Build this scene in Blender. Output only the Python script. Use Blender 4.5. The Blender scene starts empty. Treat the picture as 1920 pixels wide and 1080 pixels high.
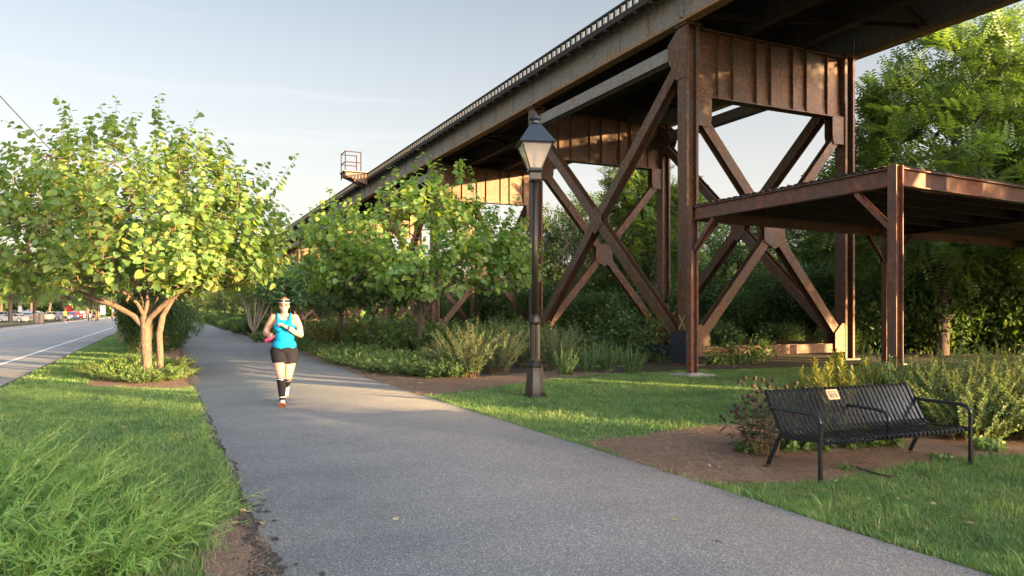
import bpy, math, random
import numpy as np
from mathutils import Vector, Matrix
rng = np.random.default_rng(7)
random.seed(7)
scn = bpy.context.scene
COL = scn.collection
R = math.radians

# ---------------------------------------------------------------- camera
# World axes: +Y runs along the path and the trestle, +X to the right of it, Z up, metres.
YAW = math.atan2(660, 1400)
CY, SY = math.cos(YAW), math.sin(YAW)
CAMH = 1.5
cam = bpy.data.cameras.new('camera')
cam.sensor_width = 36.0
cam.lens = 1400 / 1920 * 36
cam.shift_y = 45 / 1920
cam.clip_start = 0.1
cam.clip_end = 3000
camo = bpy.data.objects.new('camera', cam)
COL.objects.link(camo)
camo.location = (0, 0, CAMH)
camo.rotation_euler = (R(90), 0, -YAW)
scn.camera = camo

# ---------------------------------------------------------------- world, sun, exposure
SUN_EL = 6.5
SUN_DIR = Vector((0.543, -0.842, math.tan(R(SUN_EL)))).normalized()      # towards the sun
world = bpy.data.worlds.new('World')
scn.world = world
world.use_nodes = True
wn, wl = world.node_tree.nodes, world.node_tree.links
wn.clear()
w_out = wn.new('ShaderNodeOutputWorld')
w_bg = wn.new('ShaderNodeBackground')
w_bg.inputs['Strength'].default_value = 0.088
sky = wn.new('ShaderNodeTexSky')
sky.sky_type = 'NISHITA'
sky.sun_disc = False
sky.sun_elevation = R(SUN_EL)
sky.sun_rotation = math.atan2(SUN_DIR.x, SUN_DIR.y)
sky.air_density = 1.0
sky.dust_density = 1.2
sky.ozone_density = 1.2
# thin evening haze and a few wisps of cirrus over the blue
w_tc = wn.new('ShaderNodeTexCoord')
w_sep = wn.new('ShaderNodeSeparateXYZ')
wl.new(w_tc.outputs['Generated'], w_sep.inputs[0])
w_h = wn.new('ShaderNodeMapRange')
w_h.inputs['From Min'].default_value = 0.0
w_h.inputs['From Max'].default_value = 0.55
w_h.inputs['To Min'].default_value = 1.0
w_h.inputs['To Max'].default_value = 0.0
wl.new(w_sep.outputs['Z'], w_h.inputs['Value'])
w_hp = wn.new('ShaderNodeMath'); w_hp.operation = 'POWER'; w_hp.inputs[1].default_value = 1.3
wl.new(w_h.outputs[0], w_hp.inputs[0])
w_hm = wn.new('ShaderNodeMath'); w_hm.operation = 'MULTIPLY'; w_hm.inputs[1].default_value = 0.86
wl.new(w_hp.outputs[0], w_hm.inputs[0])
w_map = wn.new('ShaderNodeMapping')
w_map.inputs['Rotation'].default_value = (0, 0, R(25))
w_map.inputs['Scale'].default_value = (1.0, 2.2, 22.0)
wl.new(w_tc.outputs['Generated'], w_map.inputs[0])
w_no = wn.new('ShaderNodeTexNoise')
w_no.inputs['Scale'].default_value = 1.7
w_no.inputs['Detail'].default_value = 7
w_no.inputs['Roughness'].default_value = 0.6
wl.new(w_map.outputs[0], w_no.inputs['Vector'])
w_cr = wn.new('ShaderNodeMapRange')
w_cr.inputs['From Min'].default_value = 0.58
w_cr.inputs['From Max'].default_value = 0.85
w_cr.inputs['To Max'].default_value = 0.6
wl.new(w_no.outputs['Fac'], w_cr.inputs['Value'])
w_mx = wn.new('ShaderNodeMixRGB')
w_mx.inputs[2].default_value = (2.92, 2.74, 2.68, 1)
wl.new(w_hm.outputs[0], w_mx.inputs[0])
w_skyg = wn.new('ShaderNodeMixRGB'); w_skyg.blend_type = 'MULTIPLY'; w_skyg.inputs[0].default_value = 1
w_skyg.inputs[2].default_value = (1.16, 0.95, 0.88, 1)
wl.new(sky.outputs[0], w_skyg.inputs[1])
wl.new(w_skyg.outputs[0], w_mx.inputs[1])
w_mx2 = wn.new('ShaderNodeMixRGB')
w_mx2.inputs[2].default_value = (3.1, 3.0, 3.0, 1)
wl.new(w_cr.outputs[0], w_mx2.inputs[0])
wl.new(w_mx.outputs[0], w_mx2.inputs[1])
# the haze is brighter towards the low sun (behind the camera) and dimmer opposite it
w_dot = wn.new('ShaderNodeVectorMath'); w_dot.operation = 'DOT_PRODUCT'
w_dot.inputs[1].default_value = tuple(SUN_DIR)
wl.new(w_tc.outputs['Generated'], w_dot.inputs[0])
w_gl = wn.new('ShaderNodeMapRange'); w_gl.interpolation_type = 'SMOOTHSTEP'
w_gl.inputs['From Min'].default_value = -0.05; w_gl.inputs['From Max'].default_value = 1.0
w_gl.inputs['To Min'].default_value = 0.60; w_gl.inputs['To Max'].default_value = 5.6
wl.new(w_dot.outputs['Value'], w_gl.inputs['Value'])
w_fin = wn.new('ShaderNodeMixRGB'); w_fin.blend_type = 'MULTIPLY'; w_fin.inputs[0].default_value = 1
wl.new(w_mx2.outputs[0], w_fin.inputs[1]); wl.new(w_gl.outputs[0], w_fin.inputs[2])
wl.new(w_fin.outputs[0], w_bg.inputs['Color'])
wl.new(w_bg.outputs[0], w_out.inputs[0])

sun = bpy.data.lights.new('sun', 'SUN')
sun.energy = 5.0
sun.angle = R(0.5)
sun.color = (1.0, 0.66, 0.30)
suno = bpy.data.objects.new('sun', sun)
COL.objects.link(suno)
suno.rotation_euler = SUN_DIR.to_track_quat('Z', 'Y').to_euler()

scn.view_settings.view_transform = 'Standard'
scn.view_settings.look = 'None'
scn.view_settings.gamma = 1
scn.view_settings.exposure = 2.75
scn.render.engine = 'CYCLES'
scn.cycles.max_bounces = 6
scn.cycles.transparent_max_bounces = 6

# ---------------------------------------------------------------- coordinates
def W(X, Y):
    """camera-aligned ground coordinates -> world x, y"""
    return (CY * X + SY * Y, -SY * X + CY * Y)
def A(px, Y):
    return W((px - 960) / 1400 * Y, Y)
def G(px, py, z=0.0):
    return A(px, (CAMH - z) * 1400 / (py - 585))

# ---------------------------------------------------------------- helpers
def unit(v):
    v = np.asarray(v, float)
    return v / (np.linalg.norm(v, axis=-1, keepdims=True) + 1e-12)

def mesh_np(name, verts, faces, mat=None, smooth=False):
    """verts (n,3); faces: list of int arrays (m,k)"""
    me = bpy.data.meshes.new(name)
    verts = np.asarray(verts, np.float32)
    me.vertices.add(len(verts))
    me.vertices.foreach_set('co', verts.ravel())
    idx = np.concatenate([f.ravel() for f in faces]).astype(np.int32)
    tot = np.concatenate([np.full(len(f), f.shape[1], np.int32) for f in faces])
    st = np.concatenate([[0], np.cumsum(tot)[:-1]]).astype(np.int32)
    me.loops.add(len(idx))
    me.loops.foreach_set('vertex_index', idx)
    me.polygons.add(len(tot))
    me.polygons.foreach_set('loop_start', st)
    me.polygons.foreach_set('loop_total', tot)
    if smooth:
        me.polygons.foreach_set('use_smooth', np.ones(len(tot), bool))
    me.update(calc_edges=True)
    if mat: me.materials.append(mat)
    return me

def tag(o, label=None, cat=None, group=None, kind=None):
    if label: o['label'] = label
    if cat: o['category'] = cat
    if group: o['group'] = group
    if kind: o['kind'] = kind
    return o

def link(name, data, parent=None, loc=None, rot=None, scale=None):
    o = bpy.data.objects.new(name, data)
    COL.objects.link(o)
    if parent: o.parent = parent
    if loc is not None: o.location = loc
    if rot is not None: o.rotation_euler = (0, 0, rot) if isinstance(rot, (int, float)) else rot
    if scale is not None: o.scale = (scale,) * 3 if isinstance(scale, (int, float)) else scale
    return o

def thing(name, label, cat, loc=(0, 0, 0), rot=0, group=None, scale=None):
    return tag(link(name, None, None, loc, rot, scale), label, cat, group)

class MB:
    def __init__(s): s.v = []; s.f = []; s.n = 0
    def add(s, vs, fs):
        s.v.extend([tuple(map(float, p)) for p in vs])
        s.f.extend([tuple(i + s.n for i in f) for f in fs]); s.n += len(vs)
        return s
    def box(s, x0, x1, y0, y1, z0, z1):
        return s.add([(x0, y0, z0), (x1, y0, z0), (x1, y1, z0), (x0, y1, z0), (x0, y0, z1), (x1, y0, z1), (x1, y1, z1), (x0, y1, z1)],
                     [(0, 3, 2, 1), (4, 5, 6, 7), (0, 1, 5, 4), (1, 2, 6, 5), (2, 3, 7, 6), (3, 0, 4, 7)])
    def obox(s, p0, p1, a, wa, b, wb):
        """bar from p0 to p1, full widths wa along unit a and wb along unit b"""
        p0, p1, a, b = map(lambda q: np.asarray(q, float), (p0, p1, a, b))
        vs = []
        for p in (p0, p1):
            for sa, sb in ((-1, -1), (1, -1), (1, 1), (-1, 1)):
                vs.append(p + a * sa * wa / 2 + b * sb * wb / 2)
        return s.add(vs, [(0, 3, 2, 1), (4, 5, 6, 7), (0, 1, 5, 4), (1, 2, 6, 5), (2, 3, 7, 6), (3, 0, 4, 7)])
    def hbar(s, p0, p1, side, w, d, t=0.025):
        """H section: two flange plates whose normal is `side`, w apart, d deep, and the web between"""
        p0, p1 = np.asarray(p0, float), np.asarray(p1, float)
        ax = unit(p1 - p0); a = np.asarray(side, float); a = unit(a - ax * a.dot(ax)); b = np.cross(ax, a)
        for q in (-1, 1):
            o = a * q * (w / 2 - t / 2)
            s.obox(p0 + o, p1 + o, a, t, b, d)
        s.obox(p0, p1, a, w - 2 * t - 0.002, b, t)
        return s
    def tube(s, pts, rad, n=8, cap=True):
        pts = [np.asarray(p, float) for p in pts]
        if isinstance(rad, (int, float)): rad = [rad] * len(pts)
        t0 = unit(pts[1] - pts[0]); ref = np.array([0, 0, 1.]) if abs(t0[2]) < .9 else np.array([1., 0, 0])
        u = unit(np.cross(t0, ref)); vs = []
        for i, p in enumerate(pts):
            t = unit(pts[min(i + 1, len(pts) - 1)] - pts[max(i - 1, 0)])
            u = unit(u - t * u.dot(t)); w = np.cross(t, u)
            for k in range(n):
                an = 2 * math.pi * k / n
                vs.append(p + rad[i] * (math.cos(an) * u + math.sin(an) * w))
        fs = [(i * n + k, i * n + (k + 1) % n, (i + 1) * n + (k + 1) % n, (i + 1) * n + k) for i in range(len(pts) - 1) for k in range(n)]
        if cap: fs += [tuple(range(n - 1, -1, -1)), tuple(range((len(pts) - 1) * n, len(pts) * n))]
        return s.add(vs, fs)
    def lathe(s, prof, n=16, c=(0, 0, 0), rot=0, cap=True):
        vs = [(c[0] + r * math.cos(rot + 2 * math.pi * k / n), c[1] + r * math.sin(rot + 2 * math.pi * k / n), c[2] + z) for r, z in prof for k in range(n)]
        m = len(prof)
        fs = [(i * n + k, i * n + (k + 1) % n, (i + 1) * n + (k + 1) % n, (i + 1) * n + k) for i in range(m - 1) for k in range(n)]
        if cap: fs += [tuple(range(n - 1, -1, -1)), tuple(range((m - 1) * n, m * n))]
        return s.add(vs, fs)
    def ball(s, c, r, n=12, m=8, M=None):
        if isinstance(r, (int, float)): r = (r, r, r)
        vs = [np.array((0, 0, -r[2]))]
        for i in range(1, m):
            ph = -math.pi / 2 + math.pi * i / m
            for k in range(n):
                an = 2 * math.pi * k / n
                vs.append(np.array((r[0] * math.cos(ph) * math.cos(an), r[1] * math.cos(ph) * math.sin(an), r[2] * math.sin(ph))))
        vs.append(np.array((0, 0, r[2])))
        if M is not None: vs = [M @ q for q in vs]
        vs = [q + np.asarray(c, float) for q in vs]
        fs = [(0, 1 + (k + 1) % n, 1 + k) for k in range(n)]
        for i in range(m - 2):
            for k in range(n):
                a = 1 + i * n
                fs.append((a + k, a + (k + 1) % n, a + n + (k + 1) % n, a + n + k))
        L = len(vs) - 1; a = 1 + (m - 2) * n
        fs += [(a + k, a + (k + 1) % n, L) for k in range(n)]
        return s.add(vs, fs)
    def capsule(s, p0, p1, r0, r1, n=12):
        p0, p1 = np.asarray(p0, float), np.asarray(p1, float)
        L = np.linalg.norm(p1 - p0); t = (p1 - p0) / max(L, 1e-6)
        pts, rs = [], []
        for i in range(5):
            a = math.pi / 2 * (i + .35) / 5
            pts.append(p0 - t * r0 * math.cos(a)); rs.append(r0 * math.sin(a))
        pts += [p0, p1]; rs += [r0, r1]
        for i in range(4, -1, -1):
            a = math.pi / 2 * (i + .35) / 5
            pts.append(p1 + t * r1 * math.cos(a)); rs.append(r1 * math.sin(a))
        return s.tube(pts, rs, n)
    def plate(s, outline, nrm, th):
        """flat plate: outline points (planar) thickened by th along unit nrm"""
        nrm = np.asarray(nrm, float); o = [np.asarray(p, float) for p in outline]; k = len(o)
        vs = [p - nrm * th / 2 for p in o] + [p + nrm * th / 2 for p in o]
        return s.add(vs, [tuple(range(k - 1, -1, -1)), tuple(range(k, 2 * k))] + [(i, (i + 1) % k, k + (i + 1) % k, k + i) for i in range(k)])
    def rivet(s, p, nrm, r=.018):
        nrm = unit(np.asarray(nrm, float)); ref = np.array([0, 0, 1.]) if abs(nrm[2]) < .9 else np.array([1., 0, 0])
        u = unit(np.cross(nrm, ref)); w = np.cross(nrm, u); p = np.asarray(p, float)
        vs = [p + r * (math.cos(a) * u + math.sin(a) * w) for a in (0, 1.05, 2.09, 3.14, 4.19, 5.24)] + [p + nrm * r * .7]
        return s.add(vs, [(i, (i + 1) % 6, 6) for i in range(6)])
    def mesh(s, name, mat, smooth=False):
        me = bpy.data.meshes.new(name); me.from_pydata(s.v, [], s.f)
        if smooth: me.polygons.foreach_set('use_smooth', [True] * len(me.polygons))
        me.update(); me.materials.append(mat)
        return me
    def build(s, name, mat, parent=None, loc=None, rot=None, smooth=False):
        return link(name, s.mesh(name, mat, smooth), parent, loc, rot)

def auto_smooth(o, ang=40):
    me = o.data
    me.polygons.foreach_set('use_smooth', [True] * len(me.polygons))
    m = o.modifiers.new('edges', 'EDGE_SPLIT'); m.split_angle = R(ang)
    return o

# ---------------------------------------------------------------- materials
def mat_new(name):
    m = bpy.data.materials.new(name); m.use_nodes = True
    return m, m.node_tree.nodes, m.node_tree.links, m.node_tree.nodes['Principled BSDF']

def ramp(N, stops):
    r = N.new('ShaderNodeValToRGB')
    e = r.color_ramp.elements
    while len(e) < len(stops): e.new(0.5)
    for i, (p, c) in enumerate(stops):
        e[i].position = p; e[i].color = (*c, 1)
    return r

def plain(name, col, rough=.6, metal=0, **kw):
    m, N, L, B = mat_new(name)
    tc = N.new('ShaderNodeTexCoord'); no = N.new('ShaderNodeTexNoise'); no.inputs['Scale'].default_value = kw.get('scale', 14); no.inputs['Detail'].default_value = 4
    L.new(tc.outputs['Object'], no.inputs['Vector'])
    v = kw.get('vary', .15)
    r = ramp(N, [(.3, tuple(c * (1 - v) for c in col)), (.7, tuple(min(1, c * (1 + v)) for c in col))])
    L.new(no.outputs['Fac'], r.inputs[0]); L.new(r.outputs[0], B.inputs['Base Color'])
    B.inputs['Roughness'].default_value = rough; B.inputs['Metallic'].default_value = metal
    if 'spec' in kw: B.inputs['Specular IOR Level'].default_value = kw['spec']
    if 'bump' in kw:
        b = N.new('ShaderNodeBump'); b.inputs['Strength'].default_value = kw['bump']; b.inputs['Distance'].default_value = .02
        L.new(no.outputs['Fac'], b.inputs['Height']); L.new(b.outputs[0], B.inputs['Normal'])
    return m

def noise_mat(name, layers, rough=.9, bump=None, rough_var=None):
    """layers: list of (scale, (lo,hi), colour_lo, colour_hi, mode, fac, stretch)"""
    m, N, L, B = mat_new(name)
    tc = N.new('ShaderNodeTexCoord'); cur = None
    for i, ly in enumerate(layers):
        sc, (lo, hi), c0, c1 = ly[:4]
        mode = ly[4] if len(ly) > 4 else 'MIX'; fac = ly[5] if len(ly) > 5 else .5; st = ly[6] if len(ly) > 6 else (1, 1, 1)
        mp = N.new('ShaderNodeMapping'); mp.inputs['Scale'].default_value = st; mp.inputs['Location'].default_value = (i * 3.7, i * 1.3, 0)
        no = N.new('ShaderNodeTexNoise'); no.inputs['Scale'].default_value = sc; no.inputs['Detail'].default_value = 5
        L.new(tc.outputs['Object'], mp.inputs[0]); L.new(mp.outputs[0], no.inputs['Vector'])
        r = ramp(N, [(lo, c0), (hi, c1)]); L.new(no.outputs['Fac'], r.inputs[0])
        if cur is None: cur = r.outputs[0]
        else:
            mx = N.new('ShaderNodeMixRGB'); mx.blend_type = 'MIX' if mode == 'MASK' else mode
            if mode == 'MASK':
                mx.blend_type = 'MIX'
                r2 = ramp(N, [(lo, (0, 0, 0)), (hi, (1, 1, 1))]); L.new(no.outputs['Fac'], r2.inputs[0]); 
                mm = N.new('ShaderNodeMath'); mm.operation = 'MULTIPLY'; mm.inputs[1].default_value = fac
                L.new(r2.outputs[0], mm.inputs[0]); L.new(mm.outputs[0], mx.inputs[0])
                mx.inputs[2].default_value = (*c1, 1); L.new(cur, mx.inputs[1])
            else:
                mx.inputs[0].default_value = fac; L.new(cur, mx.inputs[1]); L.new(r.outputs[0], mx.inputs[2])
            cur = mx.outputs[0]
    L.new(cur, B.inputs['Base Color']); B.inputs['Roughness'].default_value = rough
    if bump:
        sc, st, dist = bump
        no = N.new('ShaderNodeTexNoise'); no.inputs['Scale'].default_value = sc; no.inputs['Detail'].default_value = 6
        L.new(tc.outputs['Object'], no.inputs['Vector'])
        b = N.new('ShaderNodeBump'); b.inputs['Strength'].default_value = st; b.inputs['Distance'].default_value = dist
        L.new(no.outputs['Fac'], b.inputs['Height']); L.new(b.outputs[0], B.inputs['Normal'])
    return m

def leaf_mat(name, cols, trans=.35, tcol=None, rough=.45, objvar=.25, patch=None):
    m, N, L, B = mat_new(name)
    geo = N.new('ShaderNodeNewGeometry')
    k = len(cols)
    r = ramp(N, [(i / (k - 1), c) for i, c in enumerate(cols)])
    L.new(geo.outputs['Random Per Island'], r.inputs[0])
    oi = N.new('ShaderNodeObjectInfo')
    mr = N.new('ShaderNodeMapRange'); mr.inputs['To Min'].default_value = 1 - objvar; mr.inputs['To Max'].default_value = 1 + objvar
    L.new(oi.outputs['Random'], mr.inputs['Value'])
    mu = N.new('ShaderNodeMixRGB'); mu.blend_type = 'MULTIPLY'; mu.inputs[0].default_value = 1
    L.new(r.outputs[0], mu.inputs[1]); L.new(mr.outputs[0], mu.inputs[2])
    if patch:                    # slow drift of colour over the ground, in metres
        for sc_, c0_, c1_ in patch:
            pn = N.new('ShaderNodeTexNoise'); pn.inputs['Scale'].default_value = sc_; pn.inputs['Detail'].default_value = 4
            L.new(geo.outputs['Position'], pn.inputs['Vector'])
            pr = ramp(N, [(.36, c0_), (.64, c1_)]); L.new(pn.outputs['Fac'], pr.inputs[0])
            m3 = N.new('ShaderNodeMixRGB'); m3.blend_type = 'MULTIPLY'; m3.inputs[0].default_value = 1
            L.new(mu.outputs[0], m3.inputs[1]); L.new(pr.outputs[0], m3.inputs[2]); mu = m3
    L.new(mu.outputs[0], B.inputs['Base Color'])
    B.inputs['Roughness'].default_value = rough
    B.inputs['Specular IOR Level'].default_value = .35
    t = N.new('ShaderNodeBsdfTranslucent')
    tm = N.new('ShaderNodeMixRGB'); tm.blend_type = 'MULTIPLY'; tm.inputs[0].default_value = 1
    tm.inputs[2].default_value = (*(tcol or (1.9, 1.7, .5)), 1)
    L.new(mu.outputs[0], tm.inputs[1]); L.new(tm.outputs[0], t.inputs['Color'])
    mx = N.new('ShaderNodeMixShader'); mx.inputs[0].default_value = trans
    L.new(B.outputs[0], mx.inputs[1]); L.new(t.outputs[0], mx.inputs[2])
    L.new(mx.outputs[0], N['Material Output'].inputs['Surface'])
    return m

def steel_mat(name, rust, paint, amount, rough=.6, metal=.05):
    """weathered riveted steel: paint grey under rust that runs down in streaks"""
    m, N, L, B = mat_new(name)
    geo = N.new('ShaderNodeNewGeometry')
    mp = N.new('ShaderNodeMapping'); mp.inputs['Scale'].default_value = (1, 1, .18)
    L.new(geo.outputs['Position'], mp.inputs[0])
    n1 = N.new('ShaderNodeTexNoise'); n1.inputs['Scale'].default_value = 5; n1.inputs['Detail'].default_value = 7; n1.inputs['Roughness'].default_value = .65
    L.new(mp.outputs[0], n1.inputs['Vector'])
    n2 = N.new('ShaderNodeTexNoise'); n2.inputs['Scale'].default_value = .9; n2.inputs['Detail'].default_value = 5
    L.new(geo.outputs['Position'], n2.inputs['Vector'])
    ad = N.new('ShaderNodeMath'); ad.operation = 'MULTIPLY_ADD'; ad.inputs[1].default_value = .6
    L.new(n1.outputs['Fac'], ad.inputs[0]); 
    m2 = N.new('ShaderNodeMath'); m2.operation = 'MULTIPLY'; m2.inputs[1].default_value = .4
    L.new(n2.outputs['Fac'], m2.inputs[0]); L.new(m2.outputs[0], ad.inputs[2])
    msk = N.new('ShaderNodeMapRange'); msk.inputs['From Min'].default_value = .62 - amount * .3; msk.inputs['From Max'].default_value = .70 - amount * .3
    L.new(ad.outputs[0], msk.inputs['Value'])
    n3 = N.new('ShaderNodeTexNoise'); n3.inputs['Scale'].default_value = 9; n3.inputs['Detail'].default_value = 8
    L.new(geo.outputs['Position'], n3.inputs['Vector'])
    r = ramp(N, [(.3, tuple(c * .55 for c in rust)), (.52, rust), (.72, tuple(min(1, c * 1.7) for c in rust))]); L.new(n3.outputs['Fac'], r.inputs[0])
    p = ramp(N, [(.3, tuple(c * .75 for c in paint)), (.7, tuple(c * 1.2 for c in paint))]); L.new(n3.outputs['Fac'], p.inputs[0])
    mx = N.new('ShaderNodeMixRGB'); L.new(msk.outputs[0], mx.inputs[0]); L.new(p.outputs[0], mx.inputs[1]); L.new(r.outputs[0], mx.inputs[2])
    L.new(mx.outputs[0], B.inputs['Base Color'])
    B.inputs['Roughness'].default_value = rough; B.inputs['Metallic'].default_value = metal
    b = N.new('ShaderNodeBump'); b.inputs['Strength'].default_value = .35; b.inputs['Distance'].default_value = .01
    L.new(n3.outputs['Fac'], b.inputs['Height']); L.new(b.outputs[0], B.inputs['Normal'])
    return m

M = {}
M['rust'] = steel_mat('rusty_steel', (.105, .046, .020), (.088, .062, .045), .68)
M['rust_tan'] = steel_mat('tan_rust_steel', (.27, .14, .06), (.22, .15, .09), .7)
M['girder'] = steel_mat('grey_rusty_steel', (.22, .12, .055), (.215, .195, .18), .26, .6)
M['deck_dark'] = steel_mat('dark_deck_steel', (.035, .02, .014), (.02, .018, .017), .6, .8)  # very dark steel for the deck, stringers and edge beams
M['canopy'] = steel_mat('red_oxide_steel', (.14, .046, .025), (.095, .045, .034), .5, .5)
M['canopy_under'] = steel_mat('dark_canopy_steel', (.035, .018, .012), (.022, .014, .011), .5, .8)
M['blue_black'] = plain('blue_black_paint', (.018, .022, .032), .6, scale=9, vary=.35)
M['yellow_mark'] = plain('yellow_chalk', (.35, .25, .10), .9)
M['rust_dark'] = plain('dark_rusted_rail', (.035, .017, .010), .95, spec=.05)
M['guard_dark'] = plain('near_black_guard_rail', (.013, .016, .018), .95)  # near-black rough finish of the guard rail and its posts
M['teal_edge'] = plain('teal_edge_paint', (.025, .04, .045), .5)
M['black'] = plain('black_bench_paint', (.010, .012, .016), .2, scale=40)
M['brass'] = plain('brass_plate', (.52, .33, .18), .4, .3)
M['plaque_dark'] = plain('plaque_inset', (.05, .05, .055), .5)
M['lamp_metal'] = plain('bronze_lamp_metal', (.035, .028, .022), .38, .5, scale=30)
M['lamp_roof'] = plain('slate_lamp_roof', (.035, .045, .058), .35, .4, scale=30)
M['concrete'] = noise_mat('concrete', [(6, (.3, .7), (.25, .24, .22), (.38, .36, .33)), (60, (.4, .6), (.25, .24, .22), (.4, .38, .35))], .95, (80, .4, .01))
# ---------------------------------------------------------------- railway trestle
XL, XR = 13.43, 19.60
ZC = 9.50                        # column tops
tr = thing('railway_trestle', 'tall rusty riveted steel railway trestle running beside the path', 'railway bridge', (XL, 16.88, 0))
OX, OY = XL, 16.88
def T(b, name, mat=None, **k):
    b.v = [(x - OX, y - OY, z) for x, y, z in b.v]
    return b.build(name, M[mat or 'rust'], tr, **k)

towers = [(-47.3, -37.9), (-25.6, -16.2), (-0.4, 7.25), (16.88, 26.28), (38.28, 47.68), (59.68, 69.08), (81.08, 90.48), (102.48, 111.88)]
bents = [y for t in towers for y in t]
CW = .41
def column(x, y):
    b = MB()
    b.hbar((x, y, 0.0), (x, y, ZC), (1, 0, 0), CW, CW, .03)
    for q in (-1, 1):            # channel lips that make the recess on the faces
        for s in (-1, 1):
            b.box(x + s * (CW / 2 - .03) - (.05 if s > 0 else 0), x + s * (CW / 2 - .03) + (.05 if s < 0 else 0), y + q * (CW / 2 - .012) - .012, y + q * (CW / 2 - .012) + .012, .02, ZC - .01)
    b.box(x - .34, x + .34, y - .34, y + .34, -.05, .05)
    b.box(x - .27, x + .27, y - .27, y + .27, ZC, ZC + .06)
    if -10 < y < 50:
        k = 0; z = .3
        while z < ZC:
            for q in (-1,):
                b.rivet((x - .17, y + q * (CW / 2 + .001), z), (0, q, 0)); b.rivet((x + .17, y + q * (CW / 2 + .001), z), (0, q, 0))
            z += .16
    return T(b, 'column')
ZG0, ZG1 = 7.60, 9.46            # cross girder
ZB = .38
for y in bents:
    for x in (XL, XR): column(x, y)
    near = 0 < y < 50
    # cross girder: web, flanges, stiffeners, rivet lines
    b = MB(); x0, x1 = XL + CW / 2 + .004, XR - CW / 2 - .004
    b.box(x0, x1, y - .012, y + .012, ZG0, ZG1)
    b.box(x0, x1, y - .17, y + .17, ZG0 - .03, ZG0); b.box(x0, x1, y - .17, y + .17, ZG1, ZG1 + .03)
    for q in (-1, 1): b.box(x0, x1, y + q * .0245 - .0123, y + q * .0245 + .0123, ZG0 + .002, ZG0 + .13)
    n = 7
    for i in range(1, n + 1):
        xx = x0 + (x1 - x0) * i / (n + 1) + (.08 if i % 2 else -.08)
        for q in (-1, 1):
            b.box(xx - .012, xx + .012, y + min(q * .013, q * .10), y + max(q * .013, q * .10), ZG0 + .001, ZG1 - .001)
            b.box(xx + .0121, xx + .07, y + q * .025 - .0115, y + q * .025 + .0115, ZG0 + .14, ZG1 - .002)
    if near:
        for i in range(int((x1 - x0) / .11)):
            b.rivet((x0 + .05 + i * .11, y - .0375, ZG0 + .07), (0, -1, 0), .014)
        for zz in np.arange(ZG0 + .2, ZG1 - .05, .12):
            for xx in (x0 + .12, x1 - .12): b.rivet((xx, y - .013, zz), (0, -1, 0), .016)
    T(b, 'cross_girder')
    # knee gussets under the girder
    for x, s in ((XL, 1), (XR, -1)):
        xi = x + s * (CW / 2 + .006)
        for q in (-1, 1):
            yy = y + q * .15; b = MB()
            b.plate([(xi, yy, ZG0 - .035), (xi + s * .50, yy, ZG0 - .035), (xi + s * .50, yy, 6.98), (xi + s * .44, yy, 6.74), (xi, yy, 6.74)], (0, 1, 0), .022)
            if near and q < 0:
                for zz in np.arange(6.82, ZG0 - .1, .1):
                    for k in (.06, .40): b.rivet((xi + s * k, yy - .011, zz), (0, -1, 0), .014)
                for k in np.arange(.1, .4, .1):
                    b.rivet((xi + s * k, yy - .011, 6.82), (0, -1, 0), .014); b.rivet((xi + s * k, yy - .011, 7.4), (0, -1, 0), .014)
            T(b, 'gusset_plate')
        b = MB()                  # base gusset
        for q in (-1, 1):
            yy = y + q * .18
            b.plate([(xi, yy, .25), (xi + s * .42, yy, .25), (xi + s * .42, yy, .85), (xi + s * .12, yy, 1.15), (xi, yy, 1.15)], (0, 1, 0), .022)
        T(b, 'gusset_plate')
    # transverse X
    pL, pR = (XL + .42, y, 6.95), (XR - .42, y, 6.95)
    qL, qR = (XL + .34, y, .75), (XR - .34, y, .75)
    T(MB().hbar(pL, qR, (0, 1, 0), .26, .30), 'diagonal_brace')
    T(MB().hbar(pR, qL, (0, 1, 0), .232, .282), 'diagonal_brace')
    cx, cz = (XL + XR) / 2, 3.85
    b = MB()
    for q in (-1, 1):
        b.plate([(cx - .40, y + q * .145, cz + .26), (cx, y + q * .145, cz + .48), (cx + .40, y + q * .145, cz + .26), (cx + .40, y + q * .145, cz - .26), (cx, y + q * .145, cz - .48), (cx - .40, y + q * .145, cz - .26)], (0, 1, 0), .02)
    T(b, 'gusset_plate')
    T(MB().hbar((XL + CW / 2 + .01, y, ZB), (XR - CW / 2 - .01, y, ZB), (0, 1, 0), .24, .27), 'bottom_strut')
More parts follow.
